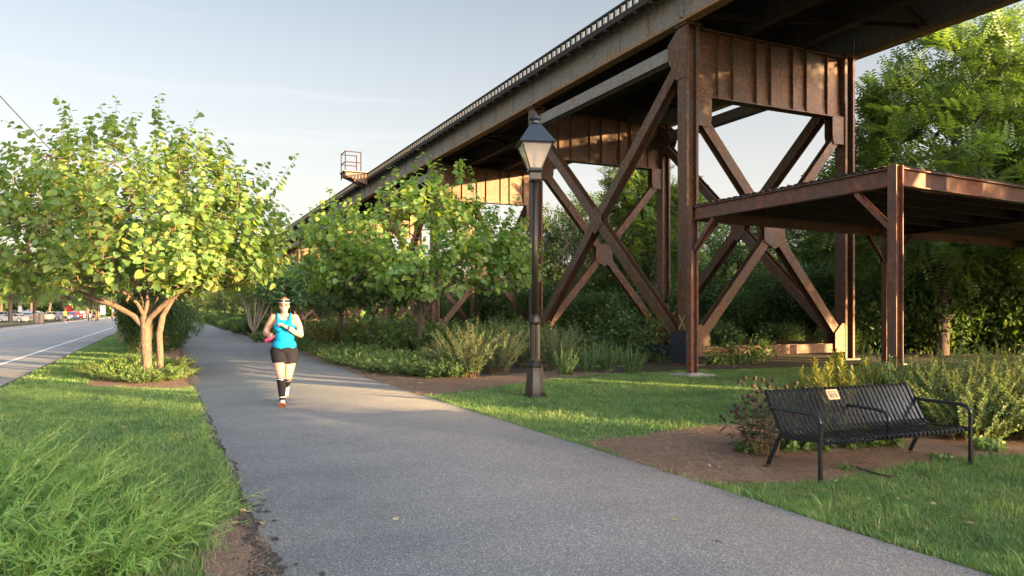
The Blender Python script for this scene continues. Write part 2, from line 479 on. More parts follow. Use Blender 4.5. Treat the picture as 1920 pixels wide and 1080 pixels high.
for ya, yb in towers:
    for x in (XL, XR):
        sgn = -1 if x == XL else 1
        a, b_ = ya + CW / 2 + .01, yb - CW / 2 - .01
        T(MB().hbar((x, a, 8.93), (x, b_, 8.93), (1, 0, 0), .30, .38), 'side_strut', 'girder')
        bb = MB().hbar((x, a, ZB), (x, b_, ZB), (1, 0, 0), .25, .28)
        T(bb, 'bottom_strut', 'blue_black' if (x == XL and ya > 10 and ya < 20) else 'rust')
        T(MB().hbar((x, a + .12, 8.45), (x, b_ - .1, .72), (1, 0, 0), .30, .34), 'diagonal_brace')
        T(MB().hbar((x, b_ - .12, 8.45), (x, a + .1, .72), (1, 0, 0), .272, .322), 'diagonal_brace')
        ym = (ya + yb) / 2
        b = MB()
        for q in (-1, 1):
            xx = x + q * .162
            b.plate([(xx, ym - .34, 4.58 + .2), (xx, ym, 4.58 + .46), (xx, ym + .34, 4.58 + .2), (xx, ym + .34, 4.58 - .2), (xx, ym, 4.58 - .46), (xx, ym - .34, 4.58 - .2)], (1, 0, 0), .02)
        T(b, 'gusset_plate')
        for yc, s in ((ya, 1), (yb, -1)):
            yi = yc
            for q in (-1, 1):
                xx = x + q * (CW / 2 + .013); b = MB()
                b.plate([(xx, yi - s * .2, 9.44), (xx, yi + s * .22, 9.44), (xx, yi + s * .62, 9.14), (xx, yi + s * .62, 8.72), (xx, yi + s * .25, 8.05), (xx, yi - s * .2, 8.05)], (1, 0, 0), .022)
                if 0 < yc < 50 and q < 0:
                    for zz in np.arange(8.15, 9.4, .1):
                        for k in (-.14, 0, .14): b.rivet((xx - .011, yi + k, zz), (-1, 0, 0), .015)
                    for zz in np.arange(8.8, 9.15, .1):
                        for k in (.35, .45, .55): b.rivet((xx - .011, yi + s * k, zz), (-1, 0, 0), .015)
                T(b, 'gusset_plate')
# painted base box of the nearest left column, chalked X above it
b = MB(); b.box(XL - .25, XL + .16, 16.88 - .262, 16.88 + .26, .052, .98)
b.box(XL - .26, XL - .25, 16.88 - .262, 16.88 + .42, .052, .95)
for i in range(9):
    for k in range(5): b.rivet((XL - .261, 16.88 - .2 + k * .24, .12 + i * .1), (-1, 0, 0), .016); b.rivet((XL - .22 + k * .09, 16.88 - .2625, .12 + i * .1), (0, -1, 0), .016)
T(b, 'base_casing', 'blue_black')
b = MB()
xx = XL - CW / 2 - .006
for s in (1, -1): b.obox((xx, 16.88 - s * .13, 1.02), (xx, 16.88 + s * .13, 1.42), (1, 0, 0), .006, (0, 1, 0), .045)
T(b, 'painted_cross', 'yellow_mark')

# plate girders span by span
GX0, GX1 = 13.13, 19.90
edges = [-62] + bents + [123]
for i in range(len(edges) - 1):
    y0, y1 = edges[i] + .012, edges[i + 1] - .012
    for x, s in ((GX0, -1), (GX1, 1)):
        b = MB()
        b.box(x + .12, x + .145, y0, y1, 9.60, 10.55)
        b.box(x - .04, x + .30, y0, y1, 10.55, 10.58)
        fl = MB().box(x - .04, x + .30, y0, y1, 9.565, 9.60).box(x + .09 if s < 0 else x + .146, x + .119 if s < 0 else x + .18, y0, y1, 9.605, 9.74)
        n = max(2, int((y1 - y0) / 1.55))
        for k in range(n + 1):
            yy = y0 + .02 + (y1 - y0 - .04) * k / n
            wide = .13 if k in (0, n) else .045
            xa, xb = (x + .119 - wide * .9, x + .1195) if s < 0 else (x + .1455, x + .145 + wide * .9)
            b.box(xa, xb, yy - .012, yy + .012, 9.745, 10.545)
        if -8 < y0 < 40 and s < 0:
            for yy in np.arange(y0 + .1, y1, .14): b.rivet((x + .09, yy, 9.67), (-1, 0, 0), .014)
            for k in range(n + 1):
                yy = y0 + (y1 - y0) * k / n
                for zz in np.arange(9.8, 10.5, .1): b.rivet((x + .119, yy + .06, zz), (-1, 0, 0), .014)
        T(b, 'side_girder', 'girder'); T(fl, 'bottom_flange', 'rust_tan')
    for x in (15.4, 17.6):
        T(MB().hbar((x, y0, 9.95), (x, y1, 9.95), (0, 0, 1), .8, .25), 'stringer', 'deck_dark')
    L = y1 - y0
    m = 4
    for k in range(m):
        ya_, yb_ = y0 + L * k / m, y0 + L * (k + 1) / m
        xa, xb = (GX0 + .3, GX1 - .05) if k % 2 == 0 else (GX1 - .05, GX0 + .3)
        if -10 < y0 < 60:
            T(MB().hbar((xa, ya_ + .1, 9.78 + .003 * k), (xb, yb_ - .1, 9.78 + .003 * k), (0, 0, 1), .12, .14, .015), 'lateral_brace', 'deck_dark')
b = MB(); b.box(12.98, 20.05, -62, 123, 10.60, 10.66)
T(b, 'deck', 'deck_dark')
for x0, x1 in ((12.72, 12.98), (20.052, 20.30)):
    b = MB(); b.box(x0, x1, -62, 123, 10.44, 10.62)
    for yy in np.arange(-61.5, 122, .8): b.box(x0 + .004, x1 - .004, yy - .04, yy + .04, 10.36, 10.438)
    T(b, 'edge_beam', 'deck_dark')
    b = MB(); xm = x0 + .04 if x0 < 15 else x1 - .04
    b.box(xm - .04, xm + .04, -62, 123, 10.86, 10.93)
    for yy in np.arange(-10, 123, .34): b.box(xm - .035, xm + .035, yy - .055, yy + .055, 10.622, 10.862)
    T(b, 'guard_rail', 'guard_dark')
b = MB()
for yy in np.arange(-60, 122, .62): b.box(14.6, 18.4, yy - .12, yy + .12, 10.665, 10.72)
T(b, 'rail_ties', 'deck_dark')
for xx in (15.8, 17.24): T(MB().box(xx - .035, xx + .035, -62, 123, 10.722, 10.86), 'rail', 'rust')

def platform(x0, s, yc):
    """service platform cantilevered off the deck edge: beams, floor, handrail"""
    L = 1.45
    b = MB()
    for dy in (-.55, .55): b.plate([(x0, yc + dy, 10.86), (x0 + s * L, yc + dy, 10.86), (x0 + s * L, yc + dy, 10.66), (x0, yc + dy, 10.1)], (0, 1, 0), .06)
    b.box(min(x0 + s * (L - .003), x0 + s * (L + .05)), max(x0 + s * (L - .003), x0 + s * (L + .05)), yc - .6, yc + .6, 10.62, 10.9)
    p = T(b, 'service_platform')
    fl = MB().box(min(x0, x0 + s * (L + .15)), max(x0, x0 + s * (L + .15)), yc - .7, yc + .7, 10.902, 10.97)
    fl.v = [(a - OX, c - OY, z) for a, c, z in fl.v]; fl.build('platform_floor', M['teal_edge'], p)
    r = MB(); xs = [x0 + s * (L - 1.0), x0 + s * (L + .05)]
    for yy in (yc - .62, yc + .62):
        for xx in xs: r.box(xx - .028, xx + .028, yy - .028, yy + .028, 10.5 if xx == xs[1] else 10.972, 12.3)
        for zz in (11.55, 12.25): r.box(min(xs), max(xs), yy - .025, yy + .025, zz - .025, zz + .025)
    for zz in (11.55, 12.25): r.box(xs[1] - .024, xs[1] + .024, yc - .6, yc + .6, zz - .024, zz + .024)
    r.v = [(a - OX, c - OY, z) for a, c, z in r.v]; r.build('handrail', M['rust_dark'], p)
platform(12.70, -1, 50.5)
platform(20.32, 1, 43.0)

# ---------------------------------------------------------------- steel canopy in front of the trestle
ca = thing('steel_canopy', 'low flat steel canopy with dark underside on rusty posts behind the bench', 'canopy', (11.28, 14.03, 0))
e1 = np.array([.9956, .0834, 0]); e2 = np.array([0, -1, 0.])
P0 = np.array([11.28, 14.03, 0]); LC, WC = 17.0, 5.35
def cp(a, b, z): return P0 + e1 * a + e2 * b + np.array([0, 0, z])
def TC(b, name, mat='canopy'):
    b.v = [(x - 11.28, y - 14.03, z) for x, y, z in b.v]
    return b.build(name, M[mat], ca)
zb, zt = 3.64, 3.95
for nm, p, q, sd in (('edge_beam', cp(0, .12, 0), cp(0, WC - .12, 0), (0, 0, 1)), ('edge_beam', cp(.12, WC, 0), cp(LC, WC, 0), (0, 0, 1)), ('edge_beam', cp(.12, 0, 0), cp(LC, 0, 0), (0, 0, 1))):
    z = np.array([0, 0, (zb + zt) / 2]); TC(MB().hbar(p + z, q + z, sd, zt - zb, .16, .018), nm)
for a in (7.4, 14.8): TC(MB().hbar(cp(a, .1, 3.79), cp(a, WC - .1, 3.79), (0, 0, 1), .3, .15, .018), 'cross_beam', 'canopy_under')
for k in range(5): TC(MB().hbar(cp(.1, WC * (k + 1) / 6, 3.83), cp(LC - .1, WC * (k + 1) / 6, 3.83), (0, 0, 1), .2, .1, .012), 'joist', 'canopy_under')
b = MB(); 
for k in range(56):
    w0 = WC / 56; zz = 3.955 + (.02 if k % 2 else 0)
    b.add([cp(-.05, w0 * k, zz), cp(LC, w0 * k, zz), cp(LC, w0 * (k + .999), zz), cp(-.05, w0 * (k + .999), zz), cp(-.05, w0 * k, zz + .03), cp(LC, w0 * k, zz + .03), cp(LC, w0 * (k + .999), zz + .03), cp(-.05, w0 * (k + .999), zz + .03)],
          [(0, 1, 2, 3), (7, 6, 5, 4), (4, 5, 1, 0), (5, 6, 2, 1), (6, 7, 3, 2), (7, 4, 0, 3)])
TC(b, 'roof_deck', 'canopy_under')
for a, w in ((0, 0), (0, WC), (7.4, 0), (16.7, 0), (16.7, WC)):
    top = 3.99 if (a, w) == (0, WC) else 3.63
    if (a, w) == (0, 0): top = 3.99
    TC(MB().hbar(cp(a, w, 0.0), cp(a, w, top), (1, 0, 0), .175, .17, .014), 'post')
    p = cp(a, w, 0)
    TC(MB().box(p[0] - .38, p[0] + .38, p[1] - .38, p[1] + .38, -.1, .05).box(p[0] - .2, p[0] + .2, p[1] - .2, p[1] + .2, .052, .075), 'footing', 'concrete')
    dirs = []
    if w == 0: dirs.append(e2)
    else: dirs.append(-e2)
    if a < 14 and w == 0: dirs.append(e1)
    if a > 0: dirs.append(-e1)
    for d in dirs:
        TC(MB().hbar(p + d * .1 + np.array([0, 0, 2.95]), p + d * .78 + np.array([0, 0, 3.62]), np.cross(d, (0, 0, 1)), .09, .09, .012), 'knee_brace')
# ---------------------------------------------------------------- ground materials
def asphalt(name, base, speck, rough=.85):
    m, N, L, B = mat_new(name)
    geo = N.new('ShaderNodeNewGeometry')
    v = N.new('ShaderNodeTexVoronoi'); v.inputs['Scale'].default_value = 125
    L.new(geo.outputs['Position'], v.inputs['Vector'])
    n = N.new('ShaderNodeTexNoise'); n.inputs['Scale'].default_value = 160; n.inputs['Detail'].default_value = 2
    L.new(geo.outputs['Position'], n.inputs['Vector'])
    sp = ramp(N, [(.0, tuple(c * .6 for c in base)), (.55, base), (.86, tuple(c * 1.2 for c in base)), (.97, speck)])
    rv = N.new('ShaderNodeSeparateColor'); L.new(v.outputs['Color'], rv.inputs[0])
    L.new(rv.outputs[0], sp.inputs[0])
    lo = N.new('ShaderNodeTexNoise'); lo.inputs['Scale'].default_value = .55; lo.inputs['Detail'].default_value = 6
    L.new(geo.outputs['Position'], lo.inputs['Vector'])
    lo.inputs['Roughness'].default_value = .68; lr = ramp(N, [(.3, (.78, .78, .79)), (.5, (1, 1, 1)), (.7, (1.14, 1.12, 1.09))]); L.new(lo.outputs['Fac'], lr.inputs[0])
    mx = N.new('ShaderNodeMixRGB'); mx.blend_type = 'MULTIPLY'; mx.inputs[0].default_value = 1
    L.new(sp.outputs[0], mx.inputs[1]); L.new(lr.outputs[0], mx.inputs[2])
    L.new(mx.outputs[0], B.inputs['Base Color']); B.inputs['Roughness'].default_value = rough
    b = N.new('ShaderNodeBump'); b.inputs['Strength'].default_value = .6; b.inputs['Distance'].default_value = .006
    L.new(v.outputs['Distance'], b.inputs['Height']); L.new(b.outputs[0], B.inputs['Normal'])
    return m
M['path'] = asphalt('path_asphalt', (.185, .184, .178), (.38, .375, .35))
M['road'] = asphalt('road_asphalt', (.25, .248, .245), (.33, .32, .31), .8)
M['road_white'] = plain('white_road_paint', (.68, .68, .66), .7, scale=30, vary=.2)
M['road_yellow'] = plain('yellow_road_paint', (.36, .30, .18), .7, scale=30, vary=.25)
M['crumb'] = noise_mat('crumbled_asphalt', [(30, (.35, .65), (.020, .018, .017), (.06, .055, .05)), (3, (.4, .7), (.02, .02, .02), (.09, .07, .055), 'MASK', .5)], 1, (60, 1, .02))
M['soil'] = noise_mat('lawn_soil', [(2.2, (.3, .7), (.065, .10, .024), (.10, .135, .035)), (25, (.35, .7), (.035, .06, .014), (.12, .15, .045), 'MIX', .5), (.6, (.5, .75), (0, 0, 0), (.10, .085, .04), 'MASK', .35)], 1, (40, .8, .03))
M['mulch'] = noise_mat('pine_straw_mulch', [(18, (.3, .7), (.15, .098, .066), (.33, .225, .155)), (90, (.35, .65), (.10, .064, .042), (.42, .29, .20), 'MIX', .55, (1, .25, 1)), (1.3, (.45, .7), (0, 0, 0), (.19, .145, .11), 'MASK', .5)], 1, (120, 1, .02))
M['woodfloor'] = noise_mat('leaf_litter_floor', [(5, (.3, .7), (.020, .016, .009), (.055, .038, .02)), (40, (.4, .6), (.012, .012, .006), (.06, .05, .025), 'MIX', .5)], 1, (30, 1, .04))
M['dirt'] = noise_mat('bare_dirt', [(12, (.3, .7), (.12, .085, .062), (.22, .165, .12)), (80, (.4, .6), (.10, .07, .05), (.28, .22, .17), 'MIX', .5)], 1, (90, .9, .02))

def flat(name, outline, mat, z, kind='structure', label=None):
    """ground sheet from an outline; z is the height above the lawn sheet"""
    me = bpy.data.meshes.new(name)
    me.from_pydata([(x, y, z) for x, y in outline], [], [tuple(range(len(outline)))])
    if me.polygons[0].normal.z < 0: me.flip_normals()
    me.materials.append(mat)
    o = link(name, me); o['kind'] = kind
    return o

def wavy(pts, amp, step=.25, seed=0):
    """resample an outline and jitter it sideways for a natural edge"""
    r = np.random.default_rng(seed); out = []
    P = [np.array(p, float) for p in pts]
    for a, b in zip(P, P[1:] + P[:1]):
        L = np.linalg.norm(b - a); n = max(1, int(L / step)); nn = np.array([-(b - a)[1], (b - a)[0]]) / max(L, 1e-6)
        for k in range(n):
            p = a + (b - a) * k / n
            out.append(p + nn * r.normal(0, amp))
    return [tuple(p) for p in out]

flat('ground', [(-900, -500), (900, -500), (900, 1500), (-900, 1500)], M['soil'], 0)

# path: long strip with an uneven edge on the left
ys = np.concatenate([np.arange(-30, 70, .22), np.arange(70, 420, 6)])
def path_l(y): return .60 + .45 * np.clip((y - 20) / 40, 0, 1) + .0 * y
def path_r(y): return 4.22 + .55 * np.clip((y - 17) / 14, 0, 1) + .1 * np.clip((y - 35) / 40, 0, 1)
nz = np.random.default_rng(3)
jl = np.convolve(nz.normal(0, 1, len(ys) + 8), np.ones(5) / 5, 'same')[4:-4] * .035 + nz.normal(0, .012, len(ys))
jr = np.convolve(nz.normal(0, 1, len(ys) + 8), np.ones(5) / 5, 'same')[4:-4] * .018
PLx = path_l(ys) + np.where(ys < 40, jl, 0); PRx = path_r(ys) + np.where(ys < 40, jr, 0)
v = np.concatenate([np.c_[PLx, ys, np.full_like(ys, .024)], np.c_[PRx, ys, np.full_like(ys, .024)], np.c_[PLx - .02, ys, np.full_like(ys, -.01)], np.c_[PRx + .02, ys, np.full_like(ys, -.01)]])
n = len(ys); i = np.arange(n - 1)
fq = np.concatenate([np.c_[i, n + i, n + i + 1, i + 1], np.c_[2 * n + i, i, i + 1, 2 * n + i + 1], np.c_[n + i, 3 * n + i, 3 * n + i + 1, n + i + 1]])
o = link('footpath', mesh_np('footpath', v, [fq], M['path'])); o['kind'] = 'structure'
# dark crumbling asphalt shoulder along the left edge: a ragged seam plus broken-off patches
def smooth_noise(n, amp, win, seed):
    q = np.random.default_rng(seed).normal(0, 1, n + 4 * win); k = np.hanning(win + 2)[1:-1]; k /= np.sqrt((k ** 2).sum())
    return (np.convolve(q, k, 'same')[2 * win:2 * win + n]) * amp
ysc = np.arange(2.0, 40, .035); n = len(ysc)
nearf = np.clip((7 - ysc) / 3, 0, 1)
lft = path_l(ysc) - .055 - .05 * nearf + smooth_noise(n, .03, 12, 5) + smooth_noise(n, .012, 2, 6)
rgt = path_l(ysc) + .03 + smooth_noise(n, .018 + 0 * ysc, 18, 7) * (1 + 1.6 * nearf) + smooth_noise(n, .012, 3, 8) * (1 + nearf)
rgt = np.maximum(rgt, lft + .01)
v = np.concatenate([np.c_[lft, ysc, np.full(n, .012)], np.c_[rgt, ysc, np.full(n, .0285)]]); i = np.arange(n - 1)
o = link('path_shoulder', mesh_np('path_shoulder', v, [np.c_[i, n + i, n + i + 1, i + 1]], M['crumb'])); o['kind'] = 'structure'
b = MB(); rr_ = np.random.default_rng(12)
for q in range(34):
    yy = rr_.uniform(2.6, 6.2) if q < 60 else rr_.uniform(6, 16); xx = path_l(yy) + (rr_.normal(.06, .10) if q < 60 else rr_.normal(.05, .04)); rad_ = rr_.uniform(.008, .034); k = 9
    b.add([(xx + rad_ * rr_.uniform(.45, 1.15) * math.cos(a), yy + rad_ * 1.5 * rr_.uniform(.45, 1.15) * math.sin(a), .0295 + .0004 * (q % 20)) for a in np.arange(k) * 2 * math.pi / k], [tuple(range(k))])
o = b.build('path_crumbs', M['crumb']); o['kind'] = 'structure'
b = MB()
for q in range(1500):
    yy = rr_.uniform(2.6, 7); xx = path_l(yy) + rr_.normal(.0, .10); rad_ = rr_.uniform(.003, .011)
    b.add([(xx + rad_ * rr_.uniform(-1, 1), yy + rad_ * rr_.uniform(-1, 1), .012 + rad_ * rr_.uniform(.2, 2)) for _ in range(4)], [(0, 1, 2), (0, 2, 3), (0, 3, 1), (1, 3, 2)])
o = b.build('gravel', M['crumb']); tag(o, 'loose dark gravel along the broken left path edge', 'gravel', kind='stuff')

# road with its markings
flat('road', [(-12.3, -60), (-2.9, -60), (-2.9, 600), (-12.3, 600)], M['road'], .012)
flat('road_gutter', [(-2.9, -60), (-2.72, -60), (-2.72, 600), (-2.9, 600)], M['crumb'], .008)
flat('road_edge_line', [(-4.15, -60), (-4.03, -60), (-4.03, 600), (-4.15, 600)], M['road_white'], .017)
flat('road_centre_line', [(-7.75, -60), (-7.64, -60), (-7.64, 600), (-7.75, 600)], M['road_yellow'], .017)
flat('road_centre_line', [(-8.0, -60), (-7.89, -60), (-7.89, 600), (-8.0, 600)], M['road_yellow'], .017)
flat('road_far_line', [(-11.4, -60), (-11.29, -60), (-11.29, 600), (-11.4, 600)], M['road_white'], .017)
b = MB().box(-12.5, -12.3, -60, 600, -.05, .12); o = b.build('kerb', M['concrete']); o['kind'] = 'structure'
flat('verge_dirt', wavy([(-12.51, 40), (-12.51, 180), (-17, 180), (-17, 40)], .2, 2, 4), M['woodfloor'], .010)
flat('parking_lot', [(-62, 118), (-22, 118), (-18.5, 330), (-62, 330)], M['road'], .012)

# mulch beds
LAWN_HOLES = []
def bed(name, outline, mat, z, amp=.05, seed=1):
    w = wavy(outline, amp, .25, seed); LAWN_HOLES.append(np.array(w)); return flat(name, w, mat, z)
bench_bed = [G(1095, 832), G(1180, 822), G(1290, 806), G(1385, 798), G(1480, 780), G(1640, 765), G(1800, 765), G(1980, 775), G(2080, 800), G(2060, 868), G(1920, 855), G(1800, 860), G(1700, 872), G(1560, 903), G(1400, 911), G(1310, 908), G(1240, 888), G(1150, 855)]
bed('mulch_bed', bench_bed, M['mulch'], .006, .04, 1)
flat('mulch_bed', wavy([(5.4, 6.3), (11.5, 5.3), (14, 6.4), (12, 7.9), (8, 8.2), (6, 7.7)], .05, .25, 9), M['mulch'], .010)
side_bed = [(4.15, 12.6), (5.1, 13.0), (6.2, 13.6), (7.2, 14.3), (8.6, 14.8), (10.2, 15.2), (11.6, 15.3), (13.2, 14.9), (15.5, 14.8), (18.5, 13.8), (21, 12.3), (26, 11), (60, 8), (140, 40), (140, 200), (12, 200), (4.6, 75), (4.3, 30)]
bed('bed_soil', side_bed, M['woodfloor'], .004, .06, 2)
near_bed = [(4.15, 12.6), (5.1, 13.05), (6.2, 13.65), (7.2, 14.35), (8.6, 14.85), (10.1, 15.2), (9, 16.5), (6.4, 15.6), (5.3, 16), (5.3, 22), (5.6, 32), (4.7, 40), (4.2, 22)]
flat('mulch_bed', wavy(near_bed, .05, .25, 3), M['mulch'], .009)
tree_bed = [(-1.4, 17.0), (-.4, 16.3), (.45, 15.9), (.75, 17), (.8, 21), (.9, 26), (.95, 34), (.0, 34), (-.6, 28), (-1.3, 21)]
bed('mulch_bed', tree_bed, M['mulch'], .006, .06, 4)
dirt_bed = [G(500, 1400), G(380, 1400), G(385, 1040), G(400, 985), G(455, 965), G(500, 975), G(530, 1080)]
bed('bare_dirt', dirt_bed, M['dirt'], .008, .02, 5)

# ---------------------------------------------------------------- grass
def inside(P, poly):
    x, y = P[:, 0], P[:, 1]; c = np.zeros(len(P), bool); j = len(poly) - 1
    for i in range(len(poly)):
        xi, yi = poly[i]; xj, yj = poly[j]
        if abs(yj - yi) > 1e-9:
            m = ((yi > y) != (yj > y)) & (x < (xj - xi) * (y - yi) / (yj - yi) + xi); c ^= m
        j = i
    return c

def lawn_points(x0, x1, y0, y1, dens, shoulder=.04):
    k = int((x1 - x0) * (y1 - y0) * dens)
    P = np.c_[rng.uniform(x0, x1, k), rng.uniform(y0, y1, k)]
    keep = (P[:, 0] < path_l(P[:, 1]) - shoulder + .05 * rng.normal(size=k)) | (P[:, 0] > path_r(P[:, 1]) + .02 + .02 * rng.normal(size=k))
    keep &= P[:, 0] > -2.78 + .04 * rng.normal(size=k)
    for h in LAWN_HOLES: 
        keep &= ~inside(P + rng.normal(0, .05, P.shape), h)
    # stay within a cone a little wider than the view
    X = CY * P[:, 0] - SY * P[:, 1]; Y = SY * P[:, 0] + CY * P[:, 1]
    keep &= (Y > .5) & (np.abs(X) < .78 * Y + 1.2)
    return P[keep]

def grass(name, P, h, w, mat, hvar=.35):
    k = len(P)
    clump = .75 + .5 * (np.sin(P[:, 0] * 2.1 + 1.3 * np.sin(P[:, 1] * 1.7)) * np.sin(P[:, 1] * 2.6 + np.sin(P[:, 0] * 3.1)) * .5 + .5)
    H = h * clump * rng.uniform(1 - hvar, 1 + hvar, k)
    a = rng.uniform(0, 2 * np.pi, k); lean = rng.uniform(.15, .95, k) * H
    la = a + rng.normal(0, .9, k) + np.pi / 2
    d = np.c_[np.cos(la), np.sin(la), np.zeros(k)] * lean[:, None]
    s = np.c_[np.cos(a), np.sin(a), np.zeros(k)] * (w * rng.uniform(.7, 1.3, k))[:, None]
    B0 = np.c_[P, np.full(k, -.005)]; up = np.c_[np.zeros(k), np.zeros(k), H]
    m = B0 + up * .55 + d * .35; t = B0 + up * .95 + d
    V = np.stack([B0 - s, B0 + s, m + s * .75, m - s * .75, t], 1).reshape(-1, 3)
    i = np.arange(k)[:, None] * 5
    o = link(name, mesh_np(name, V, [i + np.array([[0, 1, 2, 3]]), i + np.array([[3, 2, 4]])], mat))
    return tag(o, kind='stuff')
M['grass'] = leaf_mat('grass_blades', [(.085, .170, .058), (.125, .24, .085), (.10, .205, .070), (.165, .26, .10), (.11, .225, .080), (.26, .26, .15)], .34, (1.6, 1.6, .5), .5, 0, [(.8, (.72, .80, .80), (1.22, 1.12, 1.0)), (4.5, (.80, .86, .85), (1.25, 1.12, 1.05))])
gP = []
g1 = grass('lawn_grass', np.concatenate([lawn_points(-2.8, .8, 1.5, 9, 4600), lawn_points(4.1, 9.5, .6, 5.5, 4200)]), .045, .0028, M['grass'])
g2 = grass('lawn_grass', np.concatenate([lawn_points(-2.8, .8, 9, 17, 2200), lawn_points(4.1, 22, 5.3, 15.5, 1500)]), .05, .0055, M['grass'])
g3 = grass('lawn_grass', np.concatenate([lawn_points(-2.8, .9, 17, 70, 500)]), .07, .014, M['grass'])
for g, l in ((g1, 'short green grass of the near lawn'), (g2, 'short green grass of the middle lawn'), (g3, 'short green grass of the far verge')):
    tag(g, l, 'grass')
# thicker rough tufts here and there
def tuft_points(P0, n, r):
    c = P0[rng.integers(0, len(P0), n)]; return (c[:, None, :] + rng.normal(0, r, (n, 14, 2))).reshape(-1, 2)
pp = tuft_points(np.concatenate([lawn_points(-2.8, .6, 2.5, 16, 60), lawn_points(4.3, 16, .8, 15, 40)]), 420, .035)
keep = np.ones(len(pp), bool)
for h in LAWN_HOLES[:3]: keep &= ~inside(pp, h)
keep &= (pp[:, 0] < path_l(pp[:, 1])) | (pp[:, 0] > path_r(pp[:, 1]))
tag(grass('grass_tufts', pp[keep], .10, .0042, M['grass']), 'longer grass tufts in the lawn', 'grass')
# shaggy grass hanging over the path edges
e = []
for y0, y1, d in ((2, 9, 260), (9, 20, 130), (20, 50, 60)):
    yy = rng.uniform(y0, y1, int((y1 - y0) * d)); e.append(np.c_[path_l(yy) - np.abs(rng.normal(.08, .05, len(yy))), yy])
yy = rng.uniform(1, 13, 12 * 260); e.append(np.c_[path_r(yy) + np.abs(rng.normal(.04, .03, len(yy))), yy])
e = np.concatenate(e); keep = np.ones(len(e), bool)
for h in LAWN_HOLES: keep &= ~inside(e, h)
tag(grass('edge_grass', e[keep], .065, .004, M['grass']), 'ragged grass along the path edges', 'grass')

# ---------------------------------------------------------------- pine straw, twigs and fallen leaves
def straws(name, polys, dens, L, w, mat, zmax=.03):
    out = []
    for poly in polys:
        poly = np.array(poly); lo, hi = poly.min(0), poly.max(0)
        hi = np.minimum(hi, 40)
        k = int(np.prod(hi - lo) * dens); P = rng.uniform(lo, hi, (k, 2)); out.append(P[inside(P, poly)])
    P = np.concatenate(out); X = CY * P[:, 0] - SY * P[:, 1]; Y = SY * P[:, 0] + CY * P[:, 1]
    P = P[(Y > 1) & (np.abs(X) < .78 * Y + 1)]; k = len(P)
    a = rng.uniform(0, 2 * np.pi, k); l = L * rng.uniform(.5, 1.3, k)
    d = np.c_[np.cos(a) * l, np.sin(a) * l, rng.normal(0, .012, k)] / 2
    s = np.c_[-np.sin(a), np.cos(a), np.zeros(k)] * w
    c = np.c_[P, .012 + rng.uniform(0, zmax, k)]
    V = np.stack([c - d - s, c + d - s, c + d + s, c - d + s], 1).reshape(-1, 3)
    return tag(link(name, mesh_np(name, V, [np.arange(4 * k).reshape(-1, 4)], mat)), kind='stuff')
M['straw'] = leaf_mat('pine_straw', [(.15, .09, .055), (.34, .22, .14), (.25, .155, .10), (.50, .36, .25)], .1, (1, .8, .5), .7, 0)
tag(straws('pine_straw', [LAWN_HOLES[0]], 2600, .11, .0016, M['straw']), 'reddish pine straw around the bench', 'pine straw')
tag(straws('pine_straw', [near_bed, tree_bed], 700, .15, .003, M['straw']), 'reddish pine straw along the beds', 'pine straw')
tag(straws('dead_grass', [dirt_bed], 2200, .06, .0016, M['straw'], .015), 'dead grass stalks on the bare dirt', 'dead grass')
# ---------------------------------------------------------------- foliage tools
def T_heart():
    v = [(0, 0, 0), (0, .55, -.04), (0, 1, -.12), (-.22, -.12, .05), (-.48, .12, .10), (-.46, .48, .06), (-.22, .82, -.02), (.22, -.12, .05), (.48, .12, .10), (.46, .48, .06), (.22, .82, -.02)]
    return np.array(v), [np.array([[0, 1, 2, 6, 5, 4, 3]]), np.array([[0, 7, 8, 9, 10, 2, 1]])]
def T_oval(w=.22):
    v = [(0, 0, 0), (0, 1, -.08), (-w, .3, .05), (-w * .8, .68, .02), (w, .3, .05), (w * .8, .68, .02)]
    return np.array(v), [np.array([[0, 1, 3, 2], [0, 4, 5, 1]])]
def T_diamond(w=.25):
    return np.array([(0, 0, 0), (w, .45, .05), (0, 1, 0), (-w, .45, .05)]), [np.array([[0, 1, 2, 3]])]
def T_needle(w=.036):
    return np.array([(-w, 0, 0), (w, 0, 0), (w * .8, .6, .03), (0, 1, 0), (-w * .8, .6, .03)]), [np.array([[0, 1, 2, 3, 4]])]
def T_frond(k=7):
    v = []; f = []
    for i in range(k):
        t = (i + .6) / k
        for s in (-1, 1):
            b = len(v); L = .34 * (1 - .45 * abs(t - .45)); dz = -.25 * t * t
            v += [(0, t, dz), (s * L * .5, t + .02, dz + .02), (s * L, t + .09, dz - .03), (s * L * .5, t + .13, dz)]
            f.append([b, b + 1, b + 2, b + 3])
    return np.array(v), [np.array(f)]
def T_clump(k=5, seed=0):
    r = np.random.default_rng(seed); v = []; f = []
    for i in range(k):
        c = r.normal(0, .45, 3); t = unit(r.normal(size=3)); n = unit(np.cross(t, r.normal(size=3))); s = np.cross(t, n)
        b = len(v); v += [c, c + t * .25 + s * .15, c + t * .5, c + t * .25 - s * .15]; f.append([b, b + 1, b + 2, b + 3])
    return np.array(v), [np.array(f)]
TM = dict(heart=T_heart(), oval=T_oval(), broad=T_oval(.34), diamond=T_diamond(), needle=T_needle(), lance=T_oval(.11), frond=T_frond(), clump=T_clump())

